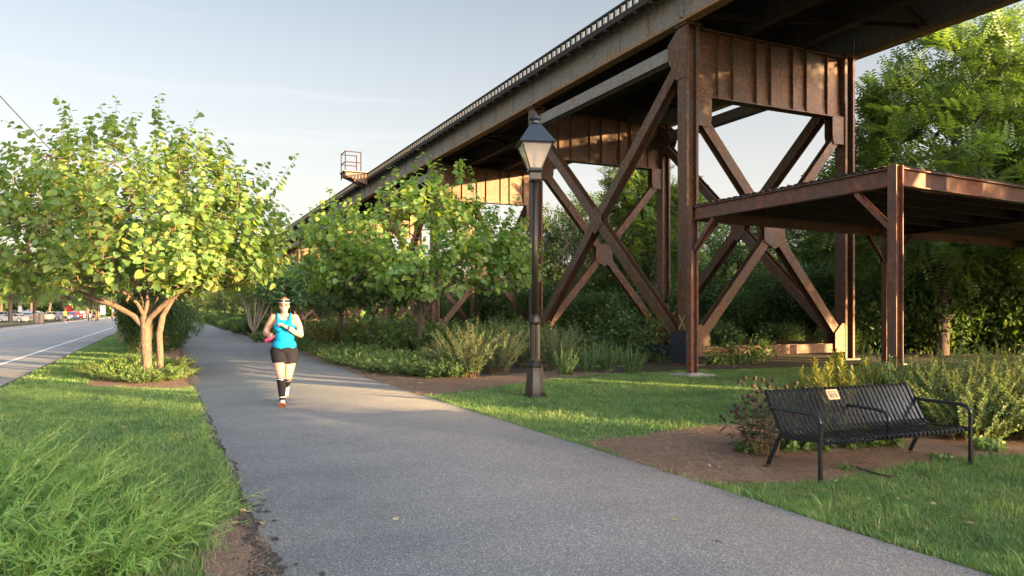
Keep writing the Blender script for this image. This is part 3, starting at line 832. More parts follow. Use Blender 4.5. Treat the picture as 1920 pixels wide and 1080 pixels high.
def leaf_arrays(C, T, Nn, S, tm):
    """C centres, T leaf axes, Nn rough normals, S sizes -> verts, faces"""
    tv, tf = TM[tm]; T = unit(T); B = unit(np.cross(T, Nn)); Nn = np.cross(B, T)
    V = C[:, None, :] + S[:, None, None] * (tv[None, :, 0:1] * B[:, None, :] + tv[None, :, 1:2] * T[:, None, :] + tv[None, :, 2:3] * Nn[:, None, :])
    k, m = len(C), len(tv); off = (np.arange(k) * m)
    return V.reshape(-1, 3), [(f[None] + off[:, None, None]).reshape(-1, f.shape[1]) for f in tf]
def leaf_mesh(name, C, T, Nn, S, tm, mat):
    v, f = leaf_arrays(np.asarray(C, float), np.asarray(T, float), np.asarray(Nn, float), np.asarray(S, float), tm)
    return mesh_np(name, v, f, mat)

def frustums(P0, P1, R0, R1, n=6):
    P0, P1 = np.asarray(P0, float), np.asarray(P1, float); t = unit(P1 - P0)
    ref = np.where(np.abs(t[:, 2:3]) < .9, np.array([[0, 0, 1.]]), np.array([[1., 0, 0]]))
    u = unit(np.cross(t, ref)); w = np.cross(t, u); a = np.arange(n) * 2 * np.pi / n
    ring = np.cos(a)[None, :, None] * u[:, None] + np.sin(a)[None, :, None] * w[:, None]
    V = np.concatenate([P0[:, None] + ring * np.asarray(R0)[:, None, None], P1[:, None] + ring * np.asarray(R1)[:, None, None]], 1)
    k = len(P0); i = np.arange(n); q = np.c_[i, (i + 1) % n, n + (i + 1) % n, n + i]
    F = (q[None] + (np.arange(k) * 2 * n)[:, None, None]).reshape(-1, 4)
    return V.reshape(-1, 3), F

def skeleton(limbs, targets, step=.35, r_tip=.008, power=.46, wob=.05, r=None, trunk_r=None):
    """limbs: list of (parent_node_index or None, [points]); targets are joined to the nearest wood"""
    r = r or np.random.default_rng(1)
    nodes, par = [], []
    for pi, pts in limbs:
        prev = pi
        for p in pts:
            nodes.append(np.array(p, float)); par.append(-1 if prev is None else prev); prev = len(nodes) - 1
    n0 = len(nodes); start_ok = max(1, len(limbs[0][1]) - 2)
    targets = np.asarray(targets, float); org = nodes[start_ok]
    order = np.argsort(np.linalg.norm(targets - org, axis=1)); tips = []
    for ti in order:
        t = targets[ti]; Q = np.array(nodes); d = np.linalg.norm(Q - t, axis=1)
        d[:start_ok] += 50
        # prefer joining wood that lies nearer the fork than the target
        d += np.maximum(0, np.linalg.norm(Q - org, axis=1) - np.linalg.norm(t - org) + .1) * 1.5
        j = int(np.argmin(d)); L = np.linalg.norm(t - Q[j]); k = max(1, int(L / step)); prev = j; a = Q[j].copy()
        bend = np.array([0, 0, .12 * L])
        for q in range(1, k + 1):
            f = q / k; p = a + (t - a) * f - bend * math.sin(math.pi * f) * .6 + (r.normal(0, wob, 3) if q < k else 0)
            nodes.append(p); par.append(prev); prev = len(nodes) - 1
        tips.append(prev)
    nodes = np.array(nodes); par = np.array(par); cnt = np.zeros(len(nodes))
    for t in tips: cnt[t] += 1
    for i in range(len(nodes) - 1, 0, -1):
        if par[i] >= 0: cnt[par[i]] += cnt[i]
    rad = r_tip * np.maximum(cnt, 1) ** power
    return nodes, par, rad, np.array(tips), cnt

def wood_mesh(name, nodes, par, rad, mat, n=6, flare=None):
    i = np.where(par >= 0)[0]; r1 = rad[i]; r0 = np.minimum(rad[par[i]], r1 * 1.35)
    P0, P1 = nodes[par[i]], nodes[i]; d = unit(P1 - P0)
    v, f = frustums(P0 - d * r0[:, None] * .3, P1 + d * r1[:, None] * .3, r0, r1, n)
    return mesh_np(name, v, [f], mat, smooth=True)

def shoots(nodes, par, tips, centre, L, n_leaf, size, r, up=.6, out=.6, droop=.5, spread=.5, per_tip=1, tm='heart'):
    """leafy shoots growing from every twig tip; leaves alternate on both sides"""
    C, T, Nn, S, W0, W1 = [], [], [], [], [], []
    for t in tips:
        for q in range(per_tip):
            p = nodes[t] if q == 0 else nodes[t] + r.normal(0, .12, 3)
            base = nodes[par[t]]; o = unit(p - centre)
            d = unit(unit(p - base) * .5 + o * out + np.array([0, 0, up]) + r.normal(0, spread, 3))
            l = L * r.uniform(.45, 1.25) * (1.35 if r.random() < .22 else 1); m = max(3, int(n_leaf * l / L)); side = unit(np.cross(d, r.normal(size=3)))
            b2 = np.cross(d, side); c = r.normal(0, .12, 3) * l
            W0.append(p); W1.append(p + d * l + c)
            for k in range(m):
                f = (k + .5) / m; s = 1 if k % 2 else -1
                pos = p + d * l * f + c * f * f
                tt = unit(side * s * .8 + b2 * r.normal(0, .8) + d * .35 + np.array([0, 0, -droop]) + r.normal(0, .18, 3))
                nn = unit(np.array([0, 0, .8]) + o * .6 + r.normal(0, .65, 3))
                C.append(pos + tt * size * .25); T.append(tt); Nn.append(nn); S.append(size * r.uniform(.6, 1.2) * (1 - .35 * f * f))
    return map(np.array, (C, T, Nn, S, W0, W1))

M['bark'] = noise_mat('grey_brown_bark', [(9, (.3, .7), (.075, .052, .038), (.17, .12, .09), 'MIX', .5, (1, 1, .3)), (45, (.35, .65), (.045, .032, .025), (.20, .145, .11), 'MIX', .45, (1, 1, .25))], .95, (35, .9, .03))
M['bark_dark'] = noise_mat('dark_bark', [(9, (.3, .7), (.040, .028, .020), (.10, .072, .052), 'MIX', .5, (1, 1, .3)), (45, (.35, .65), (.03, .02, .015), (.12, .09, .07), 'MIX', .45, (1, 1, .25))], .95, (35, .9, .03))
M['bark_pale'] = noise_mat('pale_smooth_bark', [(6, (.3, .7), (.24, .17, .12), (.42, .32, .23), 'MIX', .5, (1, 1, .4))], .8, (25, .3, .01))
#RB
M['redbud'] = leaf_mat('redbud_leaves', [(0.088, 0.160, 0.063), (0.135, 0.231, 0.073), (0.103, 0.184, 0.075), (0.191, 0.287, 0.078), (0.120, 0.208, 0.075), (0.255, 0.303, 0.084), (0.096, 0.160, 0.075)], .50, (2.1, 1.9, .45), .45, .0)
M['redbud_skylit'] = leaf_mat('skylit_redbud_leaves', [(0.114, 0.208, 0.082), (0.176, 0.300, 0.095), (0.134, 0.239, 0.098), (0.248, 0.373, 0.101), (0.156, 0.270, 0.098), (0.332, 0.394, 0.109), (0.125, 0.208, 0.098)], .50, (2.1, 1.9, .45), .45, .0)  # lighter copy: skylight on the second redbud put into its leaf colour
M['redbud_dark'] = leaf_mat('darker_redbud_leaves', [(0.074, 0.147, 0.066), (0.116, 0.211, 0.079), (0.095, 0.179, 0.075), (0.157, 0.263, 0.083), (0.105, 0.189, 0.079), (0.211, 0.273, 0.083)], .32, (1.8, 1.7, .5), .45, .1)
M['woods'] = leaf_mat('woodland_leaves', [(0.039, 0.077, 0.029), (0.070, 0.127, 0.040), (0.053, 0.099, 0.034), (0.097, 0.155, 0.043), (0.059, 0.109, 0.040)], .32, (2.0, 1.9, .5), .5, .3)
M['locust'] = leaf_mat('feathery_leaves', [(0.072, 0.127, 0.050), (0.112, 0.183, 0.058), (0.087, 0.159, 0.060), (0.159, 0.222, 0.067)], .46, (1.8, 1.7, .45), .5, .1)
M['pine'] = leaf_mat('conifer_needles', [(.022, .045, .018), (.04, .07, .022), (.03, .055, .02)], .15, (1.5, 1.5, .6), .6, .1)
M['pod'] = leaf_mat('brown_seed_pods', [(.13, .065, .035), (.22, .12, .065), (.17, .085, .045)], .1, (1, .8, .5), .7, 0)

def blob_targets(n, ells, r, shell=.55, jitter=0):
    """targets spread through a union of ellipsoids (centre, radii), denser near the surface"""
    out = []; vol = np.array([np.prod(e[1]) ** .66 for e in ells]); vol = vol / vol.sum()
    for (c, q), w in zip(ells, vol):
        k = max(3, int(n * w)); d = unit(r.normal(size=(k, 3))); rad = r.uniform(shell ** 3, 1, k) ** (1 / 3)
        out.append(np.array(c) + d * rad[:, None] * np.array(q))
    return np.concatenate(out)

def puffs(P, k, rad, size, r, flat_=.55):
    """small leaves clustered around points"""
    n = len(P); C = (P[:, None] + r.normal(0, 1, (n, k, 3)) * np.array([rad, rad, rad * flat_]) * .55).reshape(-1, 3)
    m = len(C); T = unit(r.normal(size=(m, 3)) + np.array([0, 0, -.35])); Nn = unit(r.normal(size=(m, 3)) * .7 + np.array([0, 0, 1.]))
    return C, T, Nn, size * r.uniform(.6, 1.3, m)

def make_tree(name, wood, leaves, label, cat, loc, rot=0, scale=1, group=None, extra=None):
    t = thing(name, label, cat, (loc[0], loc[1], 0), rot, group, scale)
    link('trunk', wood, t); link('crown', leaves, t)
    if extra: link(extra[0], extra[1], t)
    return t

# ---------------------------------------------------------------- the two near redbuds
def redbud(seed, limbs, ells, n_t, dark=False, leaf=.15, L=.55, nl=13, shell=.35, up=.7, per_tip=1, pods=0, bark='bark', trunk_scale=1., clip=None):
    r = np.random.default_rng(seed)
    tg = blob_targets(n_t, ells, r, shell)
    if clip: tg = tg[clip(tg)]
    nodes, par, rad, tips, cnt = skeleton(limbs, tg, .32, .0052, .47, .045, r)
    nl0 = sum(len(p) for _, p in limbs)
    rad[:nl0] *= trunk_scale
    if seed == 11:
        q = [k for k in range(nl0) if np.linalg.norm(nodes[k][:2] - np.array([.14, .36])) < .25 and nodes[k][2] < 1.6]; rad[q] = np.maximum(rad[q], .075)
        rad[:5] = np.maximum(rad[:5], .105)
    centre = np.array([0, 0, 2.2])
    C, T, Nn, S, W0, W1 = shoots(nodes, par, tips, centre, L, nl, leaf, r, up, .5, .5, .35, per_tip)
    ft, ff = frustums(W0, W1, np.full(len(W0), .0055), np.full(len(W0), .003), 4)
    # inner leaves on thin branches
    thin = np.where((cnt <= 3) & (np.arange(len(cnt)) > nl0))[0]
    pick = thin[r.random(len(thin)) < .8]
    P = nodes[pick]; k = 2
    C2 = (P[:, None] + r.normal(0, .09, (len(P), k, 3))).reshape(-1, 3); m = len(C2)
    C = np.concatenate([C, C2]); T = np.concatenate([T, unit(r.normal(size=(m, 3)) + np.array([0, 0, -.5]))])
    Nn = np.concatenate([Nn, unit(r.normal(size=(m, 3)) * .5 + np.array([0, 0, 1]))]); S = np.concatenate([S, leaf * r.uniform(.6, 1.1, m)])
    crown = leaf_mesh('crown', C, T, Nn, S, 'heart', M['redbud_skylit' if seed == 23 else 'redbud_dark' if dark else 'redbud'])
    wi = np.where(par >= 0)[0]; w1 = rad[wi]; w0 = np.minimum(rad[par[wi]], w1 * 1.35); dd = unit(nodes[wi] - nodes[par[wi]])
    wv, wf = frustums(nodes[par[wi]] - dd * w0[:, None] * .3, nodes[wi] + dd * w1[:, None] * .3, w0, w1, 8)
    wood = mesh_np('trunk', np.concatenate([wv, ft]), [wf, ff + len(wv)], M[bark], smooth=True)
    pod = None
    if pods:
        th = np.where((cnt >= 2) & (cnt <= 12) & (np.arange(len(cnt)) > nl0))[0]; q = th[r.integers(0, len(th), pods)]
        C3 = nodes[q] + r.normal(0, .05, (pods, 3)); T3 = unit(r.normal(0, .35, (pods, 3)) + np.array([0, 0, -1]))
        pod = leaf_mesh('seed_pods', C3, T3, r.normal(size=(pods, 3)), .09 * r.uniform(.7, 1.3, pods), 'lance', M['pod'])
    return wood, crown, pod

def place_redbud(parts, label, x, y, rot=0, scale=1, group=None):
    t = make_tree('redbud_tree', parts[0], parts[1], label, 'tree', (x, y), rot, scale, group)
    if parts[2]: link('seed_pods', parts[2], t)['kind'] = 'stuff'
    return t

# left tree: trunk from (272,712), forks at about 1.3 m, wide vase of limbs (local x axis = picture right)
limbs = [
 (None, [(.03, 0, -.1), (.02, 0, .35), (-.01, 0, .8), (-.02, 0, 1.15), (-.03, 0, 1.38)]),
 (3, [(-.28, -.02, 1.42), (-.68, -.1, 1.66), (-1.15, -.2, 1.82), (-1.7, -.35, 2.1), (-2.3, -.5, 2.5)]),      # left limb
 (4, [(-.08, .05, 1.7), (-.3, .15, 2.2), (-.6, .3, 2.9), (-.9, .3, 3.6)]),
 (4, [(.02, .02, 1.75), (.04, 0, 2.3), (.06, -.1, 3.0), (.1, 0, 3.8)]),
 (3, [(.10, -.05, 1.36), (.4, -.12, 1.62), (.8, -.22, 1.92), (1.3, -.35, 2.15), (1.9, -.45, 2.4)]),         # right limb
 (None, [(.13, .40, -.1), (.13, .38, .5), (.13, .34, 1.0), (.22, .30, 1.40), (.5, .4, 1.95), (.9, .6, 2.7), (1.2, .6, 3.4)]),   # second stem
 (4, [(-.1, -.2, 1.7), (-.35, -.7, 2.1), (-.6, -1.2, 2.6)]),
 (4, [(.1, .3, 1.8), (-.3, 1.0, 2.4), (-.5, 1.6, 2.9)]),
]
ells = [((0, 0, 3.1), (3.0, 2.5, 1.35)), ((-2.0, 0, 3.2), (1.6, 1.6, 1.15)), ((1.6, -.1, 3.05), (1.5, 1.5, 1.05)), ((-.6, .2, 4.6), (1.9, 1.5, 1.0)), ((-2.8, -.2, 2.2), (1.0, 1.2, .5)), ((1.8, 0, 2.35), (1.0, 1.3, .45)), ((0, -1.2, 2.35), (2.4, 1.3, .55)), ((0, .6, 2.3), (2.2, 1.4, .5)), ((1.1, 0, 4.0), (1.1, 1.0, .8)), ((-2.9, 0, 3.9), (.9, 1, .8))]
rb1 = redbud(11, limbs, ells, 720, False, .165, .86, 16, .42, .95, 1, 1100, 'bark', 1.0)
x, y = A(274, 16.6)
place_redbud(rb1, 'spreading redbud tree glowing yellow green in evening sun, beside the road', x, y, -YAW)
# second redbud behind the lamp side of the path
limbs2 = [(None, [(0, 0, -.1), (-.03, 0, .6), (.02, 0, 1.2), (.05, 0, 1.6)]),
 (2, [(.18, -.05, 1.5), (.5, -.1, 2.0), (1.0, -.2, 2.4), (1.7, -.3, 2.8)]), (3, [(-.2, 0, 2.0), (-.7, -.1, 2.5), (-1.3, -.2, 2.9), (-2.0, -.2, 3.1)]),
 (3, [(.05, .1, 2.2), (.1, .2, 3.0), (0, .1, 3.8)]), (3, [(-.1, -.4, 2.0), (-.3, -1.0, 2.5)]), (3, [(.1, .6, 2.1), (.3, 1.2, 2.7)])]
ells2 = [((0, 0, 3.6), (3.3, 2.5, 1.5)), ((-2.6, 0, 3.6), (1.5, 1.4, .9)), ((3.0, 0, 3.1), (1.0, 1.2, .8)), ((-2.0, 0, 3.3), (1.7, 1.5, 1.1)), ((1.9, 0, 3.2), (1.8, 1.5, 1.1)), ((.3, 0, 4.8), (1.7, 1.4, 1.15)), ((2.7, -.2, 2.6), (1.0, 1.1, .7)), ((-2.9, 0, 2.7), (1.1, 1.2, .7)), ((0, -1.0, 2.6), (2.2, 1.4, .7))]
rb2 = redbud(23, limbs2, ells2, 440, False, .20, .78, 14, .35, .6, 1, 200, 'bark_dark')
x, y = A(788, 24.0)
place_redbud(rb2, 'full green redbud tree behind the lamp post, its forked trunk in low shrubs', x, y, -YAW, 1.0)
# smaller, darker redbuds further along the bed
limbs3 = [(None, [(0, 0, -.1), (.03, 0, .6), (-.02, 0, 1.2), (0, 0, 1.7)]), (3, [(.4, .1, 2.1), (1.0, .1, 2.5)]), (3, [(-.4, 0, 2.1), (-1.0, -.1, 2.6)]), (3, [(0, .3, 2.4), (.1, .5, 3.1)])]
ells3 = [((0, 0, 3.2), (2.5, 2.2, 1.2)), ((-1.4, .3, 3.0), (1.3, 1.2, .9)), ((1.4, -.2, 3.0), (1.3, 1.2, .9)), ((.1, 0, 4.0), (1.3, 1.2, .8))]
rb3 = redbud(31, limbs3, ells3, 300, True, .21, .6, 12, .35, .5, 1, 0, 'bark_dark')
gr = 'redbud trees in the planting bed'
for px, Y, rot, sc, lab in ((700, 27.0, .4, .80, 'thin dark-trunked redbud tree left of the forked one'), (640, 30, 1.9, .82, 'dark redbud tree with black trunk beyond the runner'), (560, 38, 3.1, .85, 'small dark redbud tree further up the path bed'), (505, 52, .9, .95, 'distant dark redbud tree by the path bend')):
    x, y = A(px, Y); place_redbud(rb3, lab, x, y, rot, sc, gr)
for (x, y), rot, sc, lab in (((-.3, 27.5), 2.2, .95, 'dark redbud tree standing in the ivy-green shrubs between road and path'), ((-.4, 37), .2, 1.05, 'second redbud tree along the strip between road and path'), ((-.5, 48), 1.2, 1.1, 'third redbud tree along the strip between road and path')):
    place_redbud(rb3, lab, x, y, rot, sc, 'redbud trees on the verge')

# crape myrtle with pale multi stems
r = np.random.default_rng(5)
lm = [(None, [(0, 0, -.1), (0, 0, .15), (0, 0, .3)])]
for a in range(9):
    an = a * .7; q = .35 + .5 * r.random()
    lm.append((2, [(math.cos(an) * .25, math.sin(an) * .25, .7), (math.cos(an) * q, math.sin(an) * q, 1.4), (math.cos(an) * q * 1.6, math.sin(an) * q * 1.6, 2.2)]))
tg = blob_targets(160, [((0, 0, 3.1), (1.9, 1.9, 1.1))], r, .3)
nodes, par, rad, tips, cnt = skeleton(lm, tg, .4, .012, .42, .05, r)
C, T_, Nn, S = puffs(nodes[tips], 26, .55, .16, r)
x, y = A(476, 44)
make_tree('crape_myrtle', wood_mesh('trunk', nodes, par, np.maximum(rad, .012), M['bark_pale'], 6), leaf_mesh('crown', C, T_, Nn, S, 'oval', M['redbud']), 'crape myrtle with many pale slanting stems behind the runner', 'tree', (x, y), .5)

# ---------------------------------------------------------------- woodland trees (shared crowns)
def woods_tree(seed, H, n_t, k, kind='broad'):
    r = np.random.default_rng(seed)
    lm = [(None, [(0, 0, -.2), (r.normal(0, .1), r.normal(0, .1), H * .15), (r.normal(0, .2), r.normal(0, .2), H * .32), (r.normal(0, .3), r.normal(0, .3), H * .55), (r.normal(0, .3), r.normal(0, .3), H * .8)])]
    ells = [((0, 0, H * .6), (H * .24, H * .24, H * .34))]
    for i in range(9):
        a = r.uniform(0, 6.28); q = H * r.uniform(.12, .24)
        ells.append(((math.cos(a) * q, math.sin(a) * q, H * r.uniform(.3, .86)), (H * .12, H * .12, H * .09)))
    tg = blob_targets(n_t, ells, r, .45); tg = tg[tg[:, 2] > H * .16]
    nodes, par, rad, tips, cnt = skeleton(lm, tg, H * .05, .02, .42, .12, r)
    C, T_, Nn, S = puffs(nodes[tips], k, H * .058, H * .0165, r)
    return wood_mesh('trunk', nodes, par, rad, M['bark_dark'], 6), leaf_mesh('crown', C, T_, Nn, S, 'oval', M['woods'])
WT = [woods_tree(s, 10.0, 330, 42) for s in (101, 102, 103, 104)]
def bush_mesh(seed, k=2600, leaf=.10, mat='woods', tm='oval', flat_=1.0):
    """dense round-topped bush, unit height about 1"""
    r = np.random.default_rng(seed)
    ells = [((0, 0, .45), (.55, .55, .48))] + [((r.normal(0, .28), r.normal(0, .28), r.uniform(.3, .75)), (.24, .24, .2)) for _ in range(9)]
    P = blob_targets(k // 12, ells, r, .75); P = P[P[:, 2] > .02]
    C, T_, Nn, S = puffs(P, 12, .11, leaf, r, 1)
    C[:, 2] = np.abs(C[:, 2])
    C[:, 2] *= flat_
    st = []
    b0 = np.zeros((14, 3)); b1 = blob_targets(14, ells[:1], r, .6)[:14]
    v, f = frustums(b0[:len(b1)], b1, np.full(len(b1), .018), np.full(len(b1), .006), 5)
    return mesh_np('stems', v, [f], M['bark_dark']), leaf_mesh('foliage', C, T_, Nn, S, tm, M[mat])
BU = [bush_mesh(s, 13000, .052) for s in (201, 202, 203)]
def place_bush(v, label, x, y, sx, sz, rot, group=None, name='shrub', bank=None):
    st, fo = (bank or BU)[v % len(bank or BU)]
    t = thing(name, label, 'shrub', (x, y, 0), rot, group, (sx, sx, sz))
    link('stems', st, t); link('foliage', fo, t)
    return t
ORD = ['first', 'second', 'third', 'fourth', 'fifth', 'sixth', 'seventh', 'eighth', 'ninth', 'tenth', 'eleventh', 'twelfth', 'thirteenth', 'fourteenth', 'fifteenth', 'sixteenth', 'seventeenth', 'eighteenth', 'nineteenth', 'twentieth', 'twenty-first', 'twenty-second', 'twenty-third']
# ---------------------------------------------------------------- woods behind the trestle
where = [  # px, distance, height, variant, label
 (1035, 52, 9.8, 0, 'woodland tree seen just right of the lamp post, beyond the trestle'),
 (1095, 60, 11.5, 1, 'tall hazy woodland tree left of the big crossed braces'),
 (1165, 56, 11.5, 2, 'woodland tree whose top shows above the crossing of the nearest braces'),
 (1228, 50, 10.5, 3, 'woodland tree beside the thin right column of the second bent'),
 (1300, 54, 10.5, 0, 'woodland tree directly behind the nearest column'),
 (1385, 46, 8.2, 1, 'low woodland tree behind the first transverse cross'),
 (1455, 52, 8.6, 2, 'woodland tree below the gap of sky under the trestle'),
 (1530, 44, 8.8, 3, 'woodland tree left of the far right column'),
 (1600, 47, 12.0, 0, 'woodland tree behind the far right column'),
 (1690, 42, 11.0, 1, 'dark woodland tree behind the front canopy post'),
 (1800, 45, 12.0, 2, 'dark woodland tree behind the feathery tree'),
 (1900, 40, 12.5, 3, 'dark woodland tree at the right edge, under the sky'),
 (2030, 36, 11.5, 0, 'woodland tree just past the right edge of the picture'),
 (960, 66, 9.5, 3, 'woodland tree behind the second bent, left of the lamp'),
 (880, 74, 9.5, 0, 'woodland tree between the second and third bents'),
 (800, 88, 9.5, 2, 'woodland tree behind the far bents'),
 (720, 100, 9.5, 1, 'woodland tree near the far end of the trestle'),
]
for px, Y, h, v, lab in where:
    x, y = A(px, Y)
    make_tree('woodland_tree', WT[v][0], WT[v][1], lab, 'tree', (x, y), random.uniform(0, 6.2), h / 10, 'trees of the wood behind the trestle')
# feathery locust, tall at the right
def locust(seed, ells, n_t, trunk, L=.80, per=6):
    r = np.random.default_rng(seed)
    tg = blob_targets(n_t, ells, r, .35)
    nodes, par, rad, tips, cnt = skeleton(trunk, tg, .5, .014, .45, .1, r)
    C, T_, Nn, S = [], [], [], []
    for t in tips:
        o = unit(nodes[t] - np.array([0, 0, 6.]))
        for q in range(per):
            d = unit(o * .7 + r.normal(0, .6, 3) + np.array([0, 0, .05])); C.append(nodes[t] + r.normal(0, .12, 3)); T_.append(d)
            Nn.append(unit(np.array([0, 0, 1.]) + r.normal(0, .3, 3))); S.append(L * r.uniform(.7, 1.25))
    C, T_, Nn, S = map(np.array, (C, T_, Nn, S))
    return wood_mesh('trunk', nodes, par, rad, M['bark_dark'], 7), leaf_mesh('crown', C, T_, Nn, S, 'frond', M['locust'])
tk = [(None, [(0, 0, -.2), (.1, 0, 2), (0, .1, 4), (-.1, 0, 6)]), (3, [(.4, 0, 8), (.8, 0, 10), (1, 0, 12)]), (3, [(-1.2, .2, 7), (-2.2, .2, 8.2)]), (3, [(1.4, -.3, 7), (2.6, -.3, 8)]), (2, [(-1.5, 0, 5), (-2.6, 0, 5.8)])]
el = [((-.6, 0, 7.5), (3.2, 3, 3.2)), ((.6, 0, 11.2), (2.4, 2.2, 2.4)), ((-2.9, 0, 6.6), (1.7, 1.8, 1.5)), ((2.6, 0, 10), (1.9, 1.9, 2)), ((-1.7, 0, 9.8), (1.5, 1.6, 1.3)), ((3.4, 0, 7), (2.2, 2, 2.4)), ((-3.1, 0, 4.8), (1.4, 1.5, 1.2)), ((0, -.5, 4.6), (3.2, 2.2, 1.6)), ((3.2, 0, 12), (1.3, 1.3, 1.1))]
lo = locust(61, el, 760, tk)
x, y = A(1765, 26); make_tree('locust_tree', lo[0], lo[1], 'tall feathery-leaved tree with sunlit yellow top, right of the trestle', 'tree', (x, y), -YAW, .88)
el2 = [((0, 0, 7), (3, 3, 3.2)), ((1, 0, 10), (2, 2, 2)), ((-2, 0, 8.6), (1.6, 1.6, 1.3)), ((-2.5, 0, 5), (1.6, 1.6, 1.2)), ((2, 0, 5), (2, 2, 1.5))]
lo2 = locust(62, el2, 420, tk[:4])
x, y = A(1950, 31); make_tree('locust_tree', lo2[0], lo2[1], 'shorter feathery-leaved tree cut by the right edge', 'tree', (x, y), 1.0, 1.02)
x, y = A(1215, 40); make_tree('locust_tree', lo2[0], lo2[1], 'feathery dark green tree behind the crossed side braces', 'tree', (x, y), 2.2, .84)
x, y = A(1600, 36); make_tree('locust_tree', lo2[0], lo2[1], 'feathery low tree filling the gap right of the far column', 'tree', (x, y), 3.9, .66)

# understorey bushes that close the wood down to the ground
ub = [(1330, 33, 3.2), (1385, 31, 2.6), (1435, 34, 3.9), (1500, 31, 3.4), (1560, 34, 4.0), (1625, 29, 3.4), (1690, 31, 4.2), (1745, 27.5, 3.6), (1800, 30, 4.6), (1860, 28, 4.2), (1925, 27, 4.6), (2000, 29, 4.8), (1655, 36, 5.6), (1780, 36, 6), (1900, 34, 6.2),
      (1280, 38, 3.2), (1225, 36, 3.0), (1175, 40, 3.6), (1110, 34, 2.55), (1060, 42, 3.3), (1020, 44, 3.4), (960, 50, 3.4), (900, 54, 3.2), (840, 58, 3.4), (1345, 26, 1.3), (1480, 27, 1.2), (1580, 27, 1.5)]
names_ub = ['behind the nearest column', 'in the left half of the first cross', 'under the crossing of the first braces', 'in the right half of the first cross', 'left of the far right column', 'right of the far right column', 'behind the front canopy post', 'in the dark gap right of the canopy post', 'under the middle of the canopy', 'under the right half of the canopy', 'at the right edge under the canopy', 'beyond the right edge', 'deep behind the canopy post', 'deep under the canopy middle', 'deep under the canopy right end', 'just left of the nearest column', 'right of the side braces', 'under the side braces crossing', 'rounded and dark at the foot of the side braces', 'just right of the lamp shaft', 'behind the lamp shaft', 'behind the second bent foot', 'left of the lamp among far braces', 'behind the forked redbud', 'low at the foot of the nearest bent', 'low behind the bottom strut', 'low beside the far right column foot']
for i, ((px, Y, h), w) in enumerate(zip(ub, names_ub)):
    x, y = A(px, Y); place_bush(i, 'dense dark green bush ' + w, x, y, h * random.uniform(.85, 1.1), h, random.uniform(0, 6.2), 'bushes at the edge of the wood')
# far wood closing the horizon
r = np.random.default_rng(9)
def far_band(x0, x1, y0, y1, n, h, leaf, name, lab):
    P = np.c_[r.uniform(x0, x1, n), r.uniform(y0, y1, n), np.zeros(n)]
    top = h * (.75 + .25 * np.sin(P[:, 0] * .13) * np.sin(P[:, 1] * .11 + 1) + .12 * np.sin(P[:, 0] * .5))
    P[:, 2] = top * r.uniform(0, 1, n) ** .8
    T_ = unit(r.normal(size=(n, 3))); Nn = unit(r.normal(size=(n, 3)) + np.array([0, 0, .6]))
    return tag(link(name, leaf_mesh(name, P, T_, Nn, leaf * r.uniform(.6, 1.4, n), 'broad', M['woods'])), lab, 'wood', kind='stuff')
far_band(-140, -30, 330, 370, 9000, 13, 2.2, 'far_wood', 'far dark wood closing the view behind the parking lot')
far_band(-30, 140, 300, 340, 12000, 12, 2.2, 'far_wood', 'far wood at the end of the path')
far_band(60, 120, 20, 240, 12000, 11, 1.6, 'far_wood', 'deep wood behind the trestle')
far_band(20, 60, 95, 200, 9000, 9, 1.2, 'far_wood', 'wood behind the far part of the trestle')

# rows that line the path further up
gl = 'far trees beside the path'
for i, (x, y, h) in enumerate([(9.2, 42, 4.8), (9.6, 50, 5.2), (9.3, 60, 5.5), (9.8, 70, 5.5), (9.5, 82, 5.8), (9.6, 95, 6), (9.5, 110, 6.5), (9.5, 128, 7), (9.5, 150, 7), (8.5, 180, 8), (7.8, 215, 9)]):
    make_tree('path_tree', WT[i % 4][0], WT[(i + 1) % 4][1], ORD[i] + ' tree of the row right of the path, counted from the near end', 'tree', (x, y), random.uniform(0, 6), h / 10, gl)
for i, (x, y, h) in enumerate([(-1.0, 62, 5.2), (-1.0, 78, 5.5), (-1.0, 96, 5.5), (-1.2, 118, 6), (-1.2, 145, 6), (-1.2, 180, 7)]):
    make_tree('verge_tree', WT[i % 4][0], WT[i % 4][1], ORD[i] + ' woodland-green tree on the verge strip between road and path', 'tree', (x, y), random.uniform(0, 6), h / 10, 'far trees on the verge')
# trees over the parking lot on the far side of the road
gl = 'trees across the road'
for i, (px, Y, h) in enumerate([(-60, 88, 11), (20, 104, 12), (66, 118, 11), (118, 112, 10), (165, 150, 12), (-130, 100, 13), (210, 190, 13), (95, 170, 13), (35, 165, 14), (180, 128, 9.5), (250, 230, 13), (300, 260, 14), (-190, 80, 11), (140, 200, 15), (0, 210, 17), (60, 230, 17)]):
    x, y = A(px, Y)
    make_tree('roadside_tree', WT[(i * 3) % 4][0], WT[(i * 3 + 1) % 4][1], ['dark', 'leafy', 'broad', 'tall'][i % 4] + ' roadside tree across the road, ' + ['far left', 'left of the silver van', 'by the wooden bollards', 'behind the road walker', 'right of the parked cars', 'outside the left edge', 'behind the sign', 'deep behind the white cars', 'deep behind the van', 'near the thin posts', 'at the end of the car park', 'at the vanishing end of the road', 'outside the left edge, nearer', 'deep behind the red car', 'deep at the left edge', 'deep behind the bollards'][i], 'tree', (x, y), random.uniform(0, 6), h / 10, gl)

